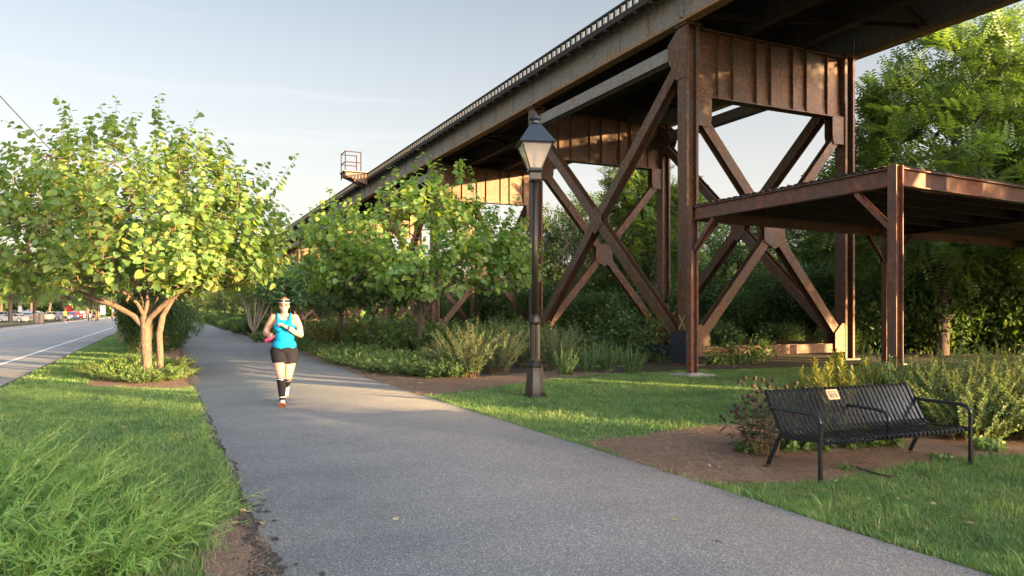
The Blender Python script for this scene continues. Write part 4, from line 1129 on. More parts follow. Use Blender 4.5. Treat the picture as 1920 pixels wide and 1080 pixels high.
# unseen trees added on the sunny side, heights shaped for shade and shafts
gl = 'added shade trees out of view'
sx = 30
for i, (x, y, h) in enumerate(SHADE if 'SHADE' in globals() else [
    (30, -63, 14), (33, -58, 15), (30, -54, 15), (33, -50.5, 14), (30, -47, 14), (33, -45, 13), (33, -42.5, 10.5), (29, -37.5, 10),
    (28, -34.6, 7.4), (30, -31.8, 6.4), (29, -28.3, 5.2), (31, -25.2, 5.9), (29, -22, 6.1), (33, -18, 8), (30, -14, 9), (31, -10.5, 9.2), (30, -6.8, 13.5), (32, -4.2, 13.8), (29, -1.8, 13.5), (33, .8, 13.5), (32, 4.5, 12), (36, 8, 10.4)]):
    make_tree('unseen_shade_tree', WT[i % 4][0], WT[(i + 2) % 4][1], ORD[i] + ' unseen tree of the shading row added out of view', 'tree', (x, y), i * 1.3, h / 10, gl)
# ---------------------------------------------------------------- shrubs and perennials made of leafy stems
def stem_plant(seed, n, h, spread, leaf, per, tm='lance', base_r=.1, lean=(0, 0), ang=.7, bend=.3, start=.15, hvar=.3, size_end=.6, sw=.004, droop=0., side=0, nseg=6):
    """n stems fanning out of a base; `per` leaves along each, returns (stems mesh arrays, leaf arrays)"""
    r = np.random.default_rng(seed); P0, P1, R0, R1 = [], [], [], []; C, T, Nn, S = [], [], [], []; tips = []
    for i in range(n):
        a = r.uniform(0, 2 * np.pi); rr = base_r * math.sqrt(r.random()); o = np.array([math.cos(a), math.sin(a), 0])
        p = o * rr; q = spread * r.random() ** .7
        hh = h * r.uniform(1 - hvar, 1 + hvar * .3) * (1 - .35 * q / max(spread, 1e-6))
        d0 = np.array([lean[0], lean[1], 0]) + o * q
        pts = []
        for k in range(nseg + 1):
            f = k / nseg; pts.append(p + d0 * (f * (1 - bend) + bend * f * f) + np.array([0, 0, hh * (f - droop * f ** 3)]) + (r.normal(0, .012, 3) * h if k else 0))
        pts = np.array(pts)
        P0 += list(pts[:-1]); P1 += list(pts[1:]); R0 += list(sw * (1 - .6 * np.arange(nseg) / nseg)); R1 += list(sw * (1 - .6 * (np.arange(nseg) + 1) / nseg))
        tips.append((pts[-1], unit(pts[-1] - pts[-2])))
        for k in range(per):
            f = start + (1 - start) * (k + r.random()) / per; g = f * nseg; j = min(int(g), nseg - 1)
            pos = pts[j] + (pts[j + 1] - pts[j]) * (g - j); ax = unit(pts[j + 1] - pts[j])
            b = unit(np.cross(ax, r.normal(size=3))); c = np.cross(ax, b); th = k * 2.4 + r.normal(0, .3)
            rad_ = b * math.cos(th) + c * math.sin(th)
            tt = unit(rad_ * ang + ax * (1 - ang * .6) + np.array([0, 0, -droop * .3]) + r.normal(0, .12, 3))
            C.append(pos); T.append(tt); Nn.append(ax + r.normal(0, .25, 3)); S.append(leaf * r.uniform(.7, 1.25) * (1 - (1 - size_end) * f ** 3))
    P0.append(np.array([0, 0, -.04])); P1.append(np.array([0, 0, .015])); R0.append(base_r * 1.15); R1.append(base_r * 1.05)   # root crown
    v, f = frustums(P0, P1, R0, R1, 4 if n > 40 else 6)
    return (v, f), tuple(map(np.array, (C, T, Nn, S))), tips

def plant_meshes(seed, stem_mat, mat, tm, **k):
    (v, f), L, tips = stem_plant(seed, tm=tm, **k)
    return mesh_np('stems', v, [f], M[stem_mat]), leaf_mesh('foliage', *L, tm, M[mat])
def put(parts, name, label, x, y, rot=0, sc=1, group=None, cat='plant'):
    t = thing(name, label, cat, (x, y, 0), rot, group, sc)
    link('stems', parts[0], t); link('foliage', parts[1], t)
    return t

M['stem_green'] = plain('green_stems', (.22, .30, .08), .7)
M['stem_brown'] = plain('brown_stems', (.16, .10, .06), .8)
M['needle'] = leaf_mat('bright_thread_leaves', [(.090, .195, .045), (.135, .270, .060), (.112, .225, .060), (.180, .315, .075)], .3, (1.6, 1.6, .5), .45, .12)
M['willowy'] = leaf_mat('grey_green_leaves', [(.08, .135, .055), (.12, .185, .075), (.10, .16, .065), (.15, .21, .09)], .32, (1.7, 1.6, .6), .5, .12)
M['abelia'] = leaf_mat('small_gold_green_leaves', [(.085, .15, .05), (.12, .20, .065), (.10, .17, .06), (.17, .22, .085), (.22, .24, .12)], .38, (1.7, 1.6, .5), .45, .1)
M['feather'] = leaf_mat('blue_green_needles', [(.049, .105, .049), (.077, .154, .063), (.063, .126, .056)], .25, (1.5, 1.6, .6), .5, .12)
M['cover'] = leaf_mat('groundcover_leaves', [(.063, .119, .031), (.098, .168, .042), (.077, .140, .042), (.126, .196, .049)], .3, (1.7, 1.7, .5), .45, .15)
M['golden'] = leaf_mat('sun_tinted_leaves', [(.144, .168, .036), (.216, .216, .048), (.180, .192, .042), (.108, .144, .036)], .4, (1.8, 1.5, .4), .45, .1)  # yellow of the low sun put into the leaf colour
M['darkleaf'] = leaf_mat('dark_perennial_leaves', [(.036, .058, .029), (.058, .085, .039), (.072, .065, .039)], .2, (1.5, 1.4, .6), .5, .05)
M['seedhead'] = plain('dry_seed_heads', (.045, .025, .018), .9, scale=60, vary=.4)
M['blush'] = leaf_mat('pale_hydrangea_leaves', [(.06, .10, .06), (.09, .14, .08), (.2, .24, .17)], .25, (1.5, 1.5, .8), .5, .05)

# threadleaf bluestar in the left foreground: stems leaning to the picture's right
RX = np.array([CY, -SY])       # picture-right on the ground
AM = [plant_meshes(s, 'stem_green', 'needle', 'needle', n=34, h=.62, spread=.46, leaf=.098, per=46, base_r=.18, lean=tuple(RX * .34), ang=.85, bend=.4, start=.10, sw=.0045, hvar=.35, nseg=8) for s in (301, 302, 303)]
am = [(-30, 4.3, 1.1, 'leftmost front'), (90, 4.15, 1.0, 'front left of centre'), (205, 4.3, .95, 'front right'), (20, 5.1, 1.1, 'middle left'), (150, 4.95, .95, 'middle'), (285, 4.75, .8, 'rightmost, reaching to the bare dirt'), (-60, 5.9, 1.05, 'back left'), (70, 5.9, .85, 'rear'), (-110, 5.0, 1.15, 'cut by the left edge')]
for i, (px, Y, sc, w) in enumerate(am):
    x, y = A(px, Y); put(AM[i % 3], 'bluestar_plant', 'feathery bright green thread-leaved plant in the left foreground, ' + w, x, y, random.uniform(-.5, .5), sc, 'feathery plants in the left foreground')

# planting bed right of the path
WI = [plant_meshes(s, 'stem_brown', 'willowy', 'lance', n=70, h=1.45, spread=.85, leaf=.10, per=46, base_r=.25, ang=.75, bend=.5, start=.12, sw=.006) for s in (311, 312)]
FE = [plant_meshes(s, 'stem_green', 'feather', 'lance', n=34, h=.8, spread=.28, leaf=.07, per=60, base_r=.14, ang=.8, bend=.2, start=.03, sw=.005) for s in (321, 322)]
GC = [plant_meshes(s, 'stem_brown', 'cover', 'oval', n=60, h=.42, spread=.62, leaf=.085, per=20, base_r=.3, ang=.8, bend=.3, start=.1, sw=.004) for s in (331, 332)]
HY = [plant_meshes(s, 'stem_brown', 'cover', 'broad', n=46, h=.8, spread=.65, leaf=.13, per=18, base_r=.3, ang=.85, bend=.3, start=.2, sw=.006) for s in (341, 342)]
AB = [plant_meshes(s, 'stem_brown', 'abelia', 'oval', n=150, h=1.0, spread=.78, leaf=.044, per=110, base_r=.3, ang=.85, bend=.45, start=.12, sw=.0035, hvar=.3) for s in (351, 352)]
GO = [plant_meshes(361, 'stem_brown', 'golden', 'oval', n=60, h=1.3, spread=.75, leaf=.10, per=34, base_r=.3, ang=.85, bend=.3, start=.15, sw=.006)]
SPK = [plant_meshes(371, 'stem_green', 'golden', 'lance', n=16, h=1.0, spread=.28, leaf=.11, per=52, base_r=.16, ang=.5, bend=.2, start=.3, sw=.005, hvar=.25), plant_meshes(372, 'stem_green', 'feather', 'lance', n=15, h=.95, spread=.3, leaf=.09, per=50, base_r=.16, ang=.55, bend=.2, start=.15, sw=.005)]

P_ = lambda parts, i, nm, lab, px, Y, sc=1, gp=None: put(parts[i % len(parts)], nm, lab, *A(px, Y), random.uniform(0, 6.2), sc, gp)
g = 'willowy shrubs in the bed'
P_(WI, 0, 'willowy_shrub', 'willowy grey-green shrub with sunlit straw-coloured tips, left of the lamp post', 880, 17.2, 1.0, g)
P_(WI, 1, 'willowy_shrub', 'willowy shrub right behind the lit one, nearer the lamp post', 935, 18.4, .98, g)
P_(WI, 1, 'willowy_shrub', 'willowy shrub at the left foot of the sunlit one', 838, 17.8, .72, g)
P_(WI, 0, 'willowy_shrub', 'dim willowy shrub just right of the lamp base', 1040, 19.3, .95, g)
P_(WI, 0, 'willowy_shrub', 'dim willowy shrub directly behind the lamp shaft', 990, 20.3, 1.0, g)
g = 'feathery upright shrublets'
for px, Y, sc, lab in ((1060, 17.6, .9, 'small feathery shrublet right of the lamp base'), (1100, 18.4, 1.0, 'feathery upright shrublet, second right of the lamp'), (1140, 19.0, .95, 'feathery upright shrublet, third right of the lamp'), (1187, 17.9, .98, 'feathery upright shrublet nearest the dark painted column base'), (1120, 20.4, 1.0, 'feathery shrublet behind the upright pair'), (1165, 20.6, .9, 'feathery shrublet in front of the blue-black strut'), (1020, 21, 1.1, 'feathery shrublet behind the lamp base')):
    P_(FE, int(px), 'feathery_shrublet', lab, px, Y, sc, g)
g = 'low groundcover clumps along the path bed'
gc = [(842, 18.8), (800, 18.4), (760, 19.0), (722, 19.6), (690, 20.6), (745, 20.8), (790, 20.5), (655, 23.0), (625, 25.5), (668, 25.5), (712, 23.0), (600, 29.5), (575, 33), (640, 28.5), (830, 20.8), (770, 22.8), (820, 23.5), (548, 37), (700, 26), (872, 19.6), (910, 20.6),
      (728, 18.4), (695, 19.5), (662, 21.0), (768, 17.7), (806, 17.3), (640, 22.3), (612, 25.2), (585, 28.6), (838, 17.2), (560, 32)]
wl2 = ['right at the foot of the willowy shrub', 'below the forked redbud trunk, front', 'on the path edge below the redbuds', 'low on the path edge, second from the right', 'at the path edge before the thin trunk', 'behind the front path-edge clumps', 'just left of the forked trunk foot', 'at the foot of the black-trunked redbud', 'beyond the runner on the path edge', 'between the two dark trunks', 'right of the thin dark trunk', 'left of the golden bush foot', 'far end of the path-edge clumps', 'below the golden bush', 'right of the forked trunk foot', 'behind the forked trunk', 'deep behind the forked trunk', 'last before the crape myrtle', 'behind the thin dark trunk', 'under the left side of the lit willowy shrub', 'under the right side of the lit willowy shrub',
       'spilling to the asphalt below the front clumps', 'third of those touching the asphalt', 'touching the asphalt before the thin trunk', 'at the bare corner of the bed', 'on the bare soil in front of the lit willowy shrub', 'touching the asphalt below the black trunk', 'touching the asphalt right of the runner', 'touching the asphalt behind the runner', 'nearest the lawn corner', 'touching the asphalt at the runner\'s shoulder']
for i, ((px, Y), w) in enumerate(zip(gc, wl2)): P_(GC, i, 'groundcover_clump', 'low leafy green groundcover clump ' + w, px, Y, random.uniform(.95, 1.35), g)
g = 'leafy bushes filling the bed'
hy = [(735, 27, 1.5), (690, 29, 1.5), (770, 26, 1.4), (815, 25, 1.5), (850, 23.5, 1.5), (900, 24, 1.5), (950, 25, 1.5), (655, 33, 1.5), (1000, 26, 1.5), (1050, 26, 1.4), (560, 42, 1.5), (530, 47, 1.6), (600, 38, 1.7), (830, 30, 1.7), (900, 31, 1.8), (760, 33, 1.8), (700, 37, 1.9), (970, 33, 1.7), (640, 40, 1.9), (1110, 25, 1.2), (505, 40, 1.0), (450, 50, 1.2), (485, 36, .8)]
wl3 = ['between the thin redbud trunks', 'behind the thin dark trunk', 'left behind the forked trunk', 'right behind the forked trunk', 'behind the left willowy shrub', 'behind the sunlit willowy shrub', 'behind the dim willowy shrub', 'behind the golden bush', 'behind the lamp post base', 'right behind the lamp', 'just right of the runner’s shoulder', 'behind the runner’s head', 'far behind the golden bush', 'by the third bent foot', 'in front of the second span', 'deep between the redbuds', 'deep left of the thin trunk', 'left of the second bent foot', 'deep behind the black trunk', 'in front of the round dark bush', 'at the path edge left of the runner', 'below the crape myrtle', 'near path edge below the crape myrtle']
for i, ((px, Y, sc), w) in enumerate(zip(hy, wl3)): P_(HY, i, 'leafy_bush', 'mid green leafy bush ' + w.replace('’', "'"), px, Y, sc, g)
P_(GO, 0, 'sun_tinted_bush', 'bush with golden sunlit top right of the runner', 612, 31.5, 1.15)
P_(GO, 0, 'sun_tinted_bush', 'smaller half-golden bush between the two thin redbud trunks', 672, 31.5, 1.0)
# path edge shrubs far up
g = 'rounded shrubs along the far path edge'
for i, (x, y, s) in enumerate([(5.7, 50, 1.5), (5.9, 56, 1.7), (5.8, 63, 1.6), (6.0, 70, 1.8), (5.9, 78, 1.7), (6.0, 88, 1.9), (6.0, 99, 2), (6.2, 112, 2.2), (6.2, 128, 2.4), (6.3, 146, 2.5), (6.3, 170, 3), (7.5, 53, 2.0), (7.6, 61, 2.1), (7.5, 72, 2.2), (7.7, 84, 2.2), (7.6, 98, 2.4), (7.7, 118, 2.6)]):
    place_bush(i, ORD[i] + ' rounded green shrub of the row right of the far path', x, y, s, s * .62, i * 1.1, g)
# dark ivy mass on the verge between road and path, with its timber post
g = 'ivy-covered bushes on the verge strip'
for i, (px, Y, s, h, w) in enumerate([(262, 27, 1.15, 2.2, 'just right of the timber post'), (300, 28, 1.2, 2.35, 'behind the left tree trunk'), (326, 30.5, 1.1, 2.0, 'closest to the path'), (285, 32, 1.5, 2.6, 'highest of the dark mass'), (318, 36, 1.5, 2.5, 'further back along the strip'), (330, 45, 1.6, 2.4, 'far back along the strip'), (334, 56, 1.8, 2.6, 'furthest along the strip')]):
    x, y = A(px, Y); place_bush(i, 'dark ivy-green bush on the verge strip, ' + w, x, y, s, h, i, g)
x, y = A(226, 36.5)
b = MB().box(-.13, .13, -.13, .13, -.1, 2.0).box(-.16, .16, -.16, .16, 2.002, 2.06)
M['timber'] = plain('weathered_timber', (.16, .13, .09), .9, scale=20, vary=.3)
o = b.build('timber_post', M['timber'], None, (x, y, 0)); tag(o, 'thick weathered timber post at the road side of the ivy bushes', 'post')
# groundcover round the left tree
g = 'low evergreen clumps round the left tree'
for i, (px, Y, s, w) in enumerate([(215, 16.6, 1.1, 'left of the trunk'), (248, 16.0, .9, 'front left of the trunk'), (303, 16.2, .95, 'right of the trunk in the light'), (190, 17.3, 1.0, 'furthest left in shade'), (235, 18.0, 1.2, 'behind the left side of the trunk'), (325, 17.2, .9, 'nearest the path'), (295, 18.2, 1.1, 'behind the second stem'), (275, 15.7, .7, 'in front of the trunk'), (322, 19.5, 1.0, 'back right by the path'), (262, 20, 1.1, 'back centre')]):
    P_(GC, i, 'groundcover_clump', 'low clump of small leaves under the glowing redbud, ' + w, px, Y, s * .92, g)
# behind and around the bench
g = 'airy small-leaved shrubs behind the bench'
for i, (px, Y, s, w) in enumerate([(1745, 9.6, .98, 'just right of the bench back'), (1820, 8.7, .95, 'beside the right bench arm'), (1890, 9.3, 1.05, 'right, with golden edge'), (1960, 8.6, 1.05, 'cut by the right edge of the picture'), (1800, 10.6, 1.05, 'in the second rank, left'), (1900, 11.0, 1.1, 'in the second rank, right'), (1700, 10.8, .85, 'behind the right end of the backrest')]):
    P_(AB, i, 'airy_shrub', 'airy shrub of tiny leaves, ' + w, px, Y, s, g)
g = 'upright leafy perennials behind the bench'
for i, (px, Y, s, k, w) in enumerate([(1560, 9.4, 1.05, 0, 'brightest yellow, behind the plaque'), (1595, 9.9, 1.15, 0, 'tall yellow one above the plaque'), (1530, 9.9, .85, 0, 'left yellow one'), (1640, 9.8, 1.05, 1, 'green, right of the yellow ones'), (1672, 9.4, .98, 1, 'green, in front of the canopy post'), (1620, 10.6, 1.05, 1, 'green, deep between the yellow and the post'), (1705, 9.9, .9, 1, 'green, right of the canopy post'), (1500, 9.6, .62, 1, 'short green, left')]):
    P_(SPK[k:k + 1], 0, 'tall_perennial', 'upright perennial with whorled narrow leaves, ' + w, px, Y, s, g)
# low leaves below the bench
LO_ = [plant_meshes(381, 'stem_green', 'cover', 'broad', n=14, h=.20, spread=.20, leaf=.10, per=7, base_r=.07, ang=.8, bend=.2, start=.3, sw=.004)]
g = 'low broad-leaved plants under the bench'
for px, Y, s, w in ((1520, 8.0, 1.0, 'under the left end'), (1575, 8.2, 1.0, 'under the plaque'), (1620, 8.2, 1.15, 'below the middle arm'), (1655, 8.3, 1.1, 'right of the middle'), (1850, 8.1, .8, 'right of the front right leg'), (1480, 8.0, .8, 'behind the rear left leg'), (1405, 7.9, .7, 'at the foot of the dark seed heads'), (1585, 7.0, .4, 'tiny, on the pine straw in front'), (1765, 7.5, .45, 'tiny, on the straw near the right leg'), (1860, 7.9, .6, 'small, at the shrub foot')):
    P_(LO_, 0, 'low_broadleaf_plant', 'low broad-leaved green plant, ' + w, px, Y, s, g)
# coneflowers gone to seed, left of the bench
g = 'dark seed-headed coneflowers left of the bench'
for i, (px, Y, s, w) in enumerate([(1410, 7.9, 1.0, 'leftmost and closest to the lawn'), (1435, 7.7, .95, 'middle of the three'), (1458, 8.1, 1.05, 'against the end of the backrest')]):
    (v, f), L, tips = stem_plant(400 + i, n=15, h=.82, spread=.26, leaf=.15, per=7, base_r=.10, ang=.75, bend=.2, start=.05, hvar=.3, size_end=.3, sw=.005, droop=.0)
    C, T_, Nn, S = L; T_ = T_ + np.array([0, 0, -.5])
    t = thing('coneflower', 'coneflower clump with dark round seed heads, ' + w, 'plant', (*A(px, Y), 0), 0, g, s)
    link('stems', mesh_np('stems', v, [f], M['stem_brown']), t); link('foliage', leaf_mesh('foliage', C, T_, Nn, S, 'lance', M['darkleaf']), t)
    for p, d in tips:
        MB().ball((0, 0, 0), (.022, .022, .024), 8, 6).build('seed_head', M['seedhead'], t, tuple(p), smooth=True)
# fallen leaves
FL = [(1462, 30), (700, 20)]
r = np.random.default_rng(77); n = 170
ps = []
while len(ps) < n:
    px, py = r.uniform(0, 1900), r.uniform(650, 1060)
    x, y = G(px, py)
    if x > path_r(y) or x < path_l(y):
        if (x > -2.7): ps.append((x, y, .03))
    elif r.random() < .10: ps.append((x, y, .03))
for _ in range(14): ps.append((*(np.array(G(785, 722)) + r.normal(0, .07, 2)), .045))
for _ in range(260):
    y = r.uniform(12, 34); ps.append((path_r(y) + r.normal(.15, .14), y, .035))
ps = np.array(ps); k = len(ps)
M['dead'] = leaf_mat('fallen_leaves', [(.30, .17, .08), (.42, .30, .17), (.22, .12, .06), (.5, .42, .28), (.30, .26, .08)], .15, (1, .9, .6), .7, 0)
o = link('fallen_leaves', leaf_mesh('fallen_leaves', ps, r.normal(size=(k, 3)) * np.array([1, 1, .15]), np.array([[0, 0, 1.]]) + r.normal(0, .25, (k, 3)), r.uniform(.022, .05, k), 'heart', M['dead']))
tag(o, 'tan fallen leaves scattered over lawn and path edge', 'fallen leaves', kind='stuff')
# vine climbing at the foot of the nearest bent
C, T_, Nn, S = puffs(np.concatenate([np.c_[r.uniform(13.9, 16.4, 60), r.normal(16.7, .15, 60), r.uniform(.1, .9, 60) * (1 - .5 * r.random(60))], np.c_[r.normal(13.5, .35, 50), r.uniform(17.6, 21, 50), r.uniform(.1, 1.5, 50)]]), 20, .22, .07, r, 1)
o = link('climbing_vine', leaf_mesh('climbing_vine', C, T_, Nn, S, 'heart', M['woods'])); tag(o, 'green vine over the bottom strut of the nearest bent', 'vine')
C, T_, Nn, S = puffs(np.c_[r.normal(12.9, .5, 90), r.normal(19.4, .7, 90), np.abs(r.normal(.6, .45, 90))], 26, .25, .09, r, 1)
o = link('ivy_mound', leaf_mesh('ivy_mound', C, T_, Nn, S, 'heart', M['woods'])); tag(o, 'ivy mound left of the dark painted column base', 'ivy')

# broad-leaved weeds and clover in the turf
wp = np.concatenate([lawn_points(-2.7, .5, 3, 15, 9), lawn_points(4.4, 15, 1, 14, 7)])
wp = np.repeat(wp, 9, 0) + r.normal(0, .045, (len(wp) * 9, 2)); k = len(wp)
an = r.uniform(0, 6.28, k)
ok_ = (wp[:, 0] < path_l(wp[:, 1]) - .02) | (wp[:, 0] > path_r(wp[:, 1]) + .03); wp, an = wp[ok_], an[ok_]; k = len(wp)
o = link('lawn_weeds', leaf_mesh('lawn_weeds', np.c_[wp, r.uniform(.025, .05, k)], np.c_[np.cos(an), np.sin(an), r.uniform(-.1, .5, k)], np.tile([0, 0, 1.], (k, 1)), r.uniform(.02, .045, k), 'broad', M['cover']))
tag(o, 'small broad-leaved weeds and clover in the turf', 'weeds', kind='stuff')
# ---------------------------------------------------------------- street lamp
x, y = A(1003, 13.1)
lp = thing('street_lamp', 'old-fashioned black lamp post with glass lantern on the lawn beside the path', 'street lamp', (x, y, 0), -YAW + R(8))
def oct_(prof, n=8, rot=math.pi / 8): return MB().lathe(prof, n, (0, 0, 0), rot)
auto_smooth(oct_([(.20, -.05), (.20, .05), (.185, .07), (.17, .09), (.162, .26), (.158, .275), (.152, .29), (.145, .53), (.155, .55), (.155, .575), (.12, .61), (.10, .64)]).build('base', M['lamp_metal'], lp), 25)
s = MB(); n = 16; prof = [(.092, .64), (.088, .70), (.082, 1.28)]
vs = []
for rr, z in prof:
    for k in range(n * 2):
        q = rr * (1 if k % 2 == 0 else .90); a = math.pi * k / n; vs.append((q * math.cos(a), q * math.sin(a), z))
m = n * 2
s.add(vs, [(i * m + k, i * m + (k + 1) % m, (i + 1) * m + (k + 1) % m, (i + 1) * m + k) for i in range(2) for k in range(m)])
s.build('fluted_shaft', M['lamp_metal'], lp)
MB().lathe([(.098, .625), (.108, .64), (.108, .66), (.095, .675)], 20).build('ring', M['lamp_metal'], lp, smooth=True)
MB().lathe([(.084, 1.28), (.10, 1.30), (.105, 1.33), (.095, 1.36), (.10, 1.385), (.075, 1.42), (.062, 1.46)], 20).build('collar', M['lamp_metal'], lp, smooth=True)
MB().lathe([(.060, 1.42), (.050, 3.84)], 20).build('pole', M['lamp_metal'], lp, smooth=True)
sq = lambda prof, rot=math.pi / 4: MB().lathe([(r_ * math.sqrt(2), z) for r_, z in prof], 4, (0, 0, 0), rot)
sq([(.085, 3.79), (.095, 3.82), (.095, 3.93), (.118, 3.945), (.128, 3.97), (.118, 3.995), (.112, 4.0)]).build('lantern_holder', M['lamp_metal'], lp)
# frame bars and glass of the tapering lantern
zb_, zt_, wb_, wt_ = 4.0, 4.42, .108, .262
fr = MB()
for sx_ in (-1, 1):
    for sy_ in (-1, 1): fr.obox((sx_ * wb_, sy_ * wb_, zb_), (sx_ * wt_, sy_ * wt_, zt_), (1, 0, 0), .018, (0, 1, 0), .018)
for z_, w_ in ((4.006, .110), (4.414, .262)):
    for q in (-1, 1):
        fr.obox((-w_, q * w_, z_), (w_, q * w_, z_), (0, 1, 0), .016, (0, 0, 1), .02)
        fr.obox((q * w_, -w_ + .01, z_ + .001), (q * w_, w_ - .01, z_ + .001), (1, 0, 0), .016, (0, 0, 1), .02)
fr.build('lantern_frame', M['lamp_metal'], lp)
m_, N_, L_, B_ = mat_new('frosted_lantern_glass')
B_.inputs['Base Color'].default_value = (.58, .52, .43, 1); B_.inputs['Roughness'].default_value = .25
tr_ = N_.new('ShaderNodeBsdfTransparent'); mx_ = N_.new('ShaderNodeMixShader'); mx_.inputs[0].default_value = .42
L_.new(tr_.outputs[0], mx_.inputs[1]); L_.new(B_.outputs[0], mx_.inputs[2]); L_.new(mx_.outputs[0], N_['Material Output'].inputs[0])
M['lantern_glass'] = m_
for k in range(4):
    a = k * math.pi / 2; c_, s_ = math.cos(a), math.sin(a)
    rt = lambda x_, y_, z_: (x_ * c_ - y_ * s_, x_ * s_ + y_ * c_, z_)
    MB().plate([rt(-wb_ + .008, -wb_, zb_ + .012), rt(wb_ - .008, -wb_, zb_ + .012), rt(wt_ - .008, -wt_ + .004, zt_ - .012), rt(-wt_ + .008, -wt_ + .004, zt_ - .012)], unit(rt(0, -1, .35)), .004).build('glass_pane', M['lantern_glass'], lp)
MB().lathe([(.02, 4.0), (.035, 4.05), (.03, 4.12), (.045, 4.15), (.055, 4.24), (.04, 4.32), (.012, 4.36)], 12).build('light_bulb', plain('pale_bulb', (.6, .55, .45), .3, vary=.02), lp, smooth=True)
sq([(.30, 4.425), (.312, 4.44), (.30, 4.46), (.235, 4.56), (.165, 4.67), (.105, 4.76), (.085, 4.78)]).build('lantern_roof', M['lamp_roof'], lp)
MB().lathe([(.075, 4.78), (.085, 4.82), (.078, 4.84), (.082, 4.85), (.125, 4.875), (.125, 4.89), (.075, 4.925), (.03, 4.935), (.028, 4.955), (.012, 4.975)], 16).build('finial', M['lamp_roof'], lp, smooth=True)

# ---------------------------------------------------------------- bench
bx, by = 5.31, 4.79
bn = thing('park_bench', 'black steel slatted park bench with a brass plaque on its backrest', 'bench', (bx, by, 0), R(-2.5))
WB = 1.83
# slat profile (y, z): front curl, seat, curve, leaning back, top curl
pf = [(.035, .315), (.012, .325), (.005, .345), (.02, .362), (.06, .368), (.18, .356), (.32, .345), (.42, .345), (.47, .36), (.505, .395), (.55, .47), (.63, .61), (.69, .715), (.705, .735), (.725, .738), (.738, .725)]
sl = MB(); nsl = 31
for i in range(nsl):
    xc = .035 + (WB - .07) * i / (nsl - 1); w = .036; th = .007
    pts = [np.array(p) for p in pf]; vs = []
    for k, p in enumerate(pts):
        t = unit(pts[min(k + 1, len(pts) - 1)] - pts[max(k - 1, 0)]); nn = np.array([-t[1], t[0]])
        for dx, dn in ((-w / 2, -th / 2), (w / 2, -th / 2), (w / 2, th / 2), (-w / 2, th / 2)):
            q = p + nn * dn; vs.append((xc + dx, q[0], q[1]))
    fs = [(k * 4 + j, k * 4 + (j + 1) % 4, k * 4 + 4 + (j + 1) % 4, k * 4 + 4 + j) for k in range(len(pts) - 1) for j in range(4)] + [(3, 2, 1, 0), tuple(range(len(vs) - 4, len(vs)))]
    sl.add(vs, fs)
sl.build('slats', M['black'], bn)
MB().tube([(-.01, .722, .722), (WB + .01, .722, .722)], .013, 10).build('top_rail', M['black'], bn, smooth=True)
MB().tube([(-.01, .03, .335), (WB + .01, .03, .335)], .014, 10).build('front_rail', M['black'], bn, smooth=True)
for yy, zz in ((.20, .345), (.44, .332), (.60, .54)): MB().box(0.01, WB - .01, yy - .015, yy + .015, zz - .022, zz - .012).build('cross_bar', M['black'], bn)
for xx in (-.02, WB + .02):
    # side frame follows the profile
    pts = [np.array(p) for p in pf[2:-1]]; s = MB(); vs = []
    for k, p in enumerate(pts):
        t = unit(pts[min(k + 1, len(pts) - 1)] - pts[max(k - 1, 0)]); nn = np.array([-t[1], t[0]])
        for dx, dn in ((-.014, -.030), (.014, -.030), (.014, .012), (-.014, .012)): q = p + nn * dn; vs.append((xx + dx, q[0], q[1]))
    s.add(vs, [(k * 4 + j, k * 4 + (j + 1) % 4, k * 4 + 4 + (j + 1) % 4, k * 4 + 4 + j) for k in range(len(pts) - 1) for j in range(4)] + [(3, 2, 1, 0), tuple(range(len(vs) - 4, len(vs)))])
    s.build('side_frame', M['black'], bn)
    q = 1 if xx > 0 else -1
    s = MB(); s.tube([(xx + q * .03, -.005, 0.0), (xx + q * .03, .0, .30), (xx + q * .03, -.004, .50)], [.022, .02, .019], 10); s.box(xx + q * .03 - .032, xx + q * .03 + .032, -.04, .03, -.01, .012)
    s.build('front_leg', M['black'], bn, smooth=False)
    s = MB(); s.tube([(xx + q * .02, .68, 0.0), (xx + q * .02, .62, .12), (xx + q * .015, .50, .34)], [.022, .021, .02], 10); s.box(xx + q * .02 - .032, xx + q * .02 + .032, .65, .72, -.01, .012)
    s.build('rear_leg', M['black'], bn)
    s = MB(); s.tube([(xx + q * .02, .645, .60), (xx + q * .03, .56, .585), (xx + q * .03, .30, .585), (xx + q * .03, .10, .585), (xx + q * .03, .035, .57), (xx + q * .03, .003, .535), (xx + q * .03, -.004, .48)], .0175, 10)
    s.build('armrest', M['black'], bn, smooth=True)
s = MB(); s.tube([(WB / 2 - .0, .60, .56), (WB / 2, .50, .565), (WB / 2, .25, .562), (WB / 2, .15, .545), (WB / 2, .115, .50), (WB / 2, .12, .37)], .016, 10)
s.build('centre_armrest', M['black'], bn, smooth=True)
# plaque
pc = np.array([.66, 0.655, .655]); up_ = unit(np.array([0, .08, .14])); nr = unit(np.array([0, -.14, .08])); ri = np.array([1., 0, 0])
pc = np.array([.775, .662, .668]) + nr * .008
def quad(c, w, h, th): return [c - ri * w / 2 - up_ * h / 2, c + ri * w / 2 - up_ * h / 2, c + ri * w / 2 + up_ * h / 2, c - ri * w / 2 + up_ * h / 2]
pq = MB().plate(quad(pc, .145, .105, 0), nr, .006).build('plaque', M['brass'], bn)
MB().plate(quad(pc + nr * .004, .108, .072, 0), nr, .003).build('plaque_inset', M['plaque_dark'], pq)
ln = MB()
for dz_, w_ in ((.022, .085), (.007, .095), (-.018, .06)):
    k_ = int(w_ / .011)
    for j in range(k_):
        ln.plate(quad(pc + nr * .0062 + up_ * dz_ + ri * (-w_ / 2 + (j + .5) * w_ / k_), .0075, .0075, 0), nr, .0012)
ln.build('engraved_lines', M['brass'], pq)
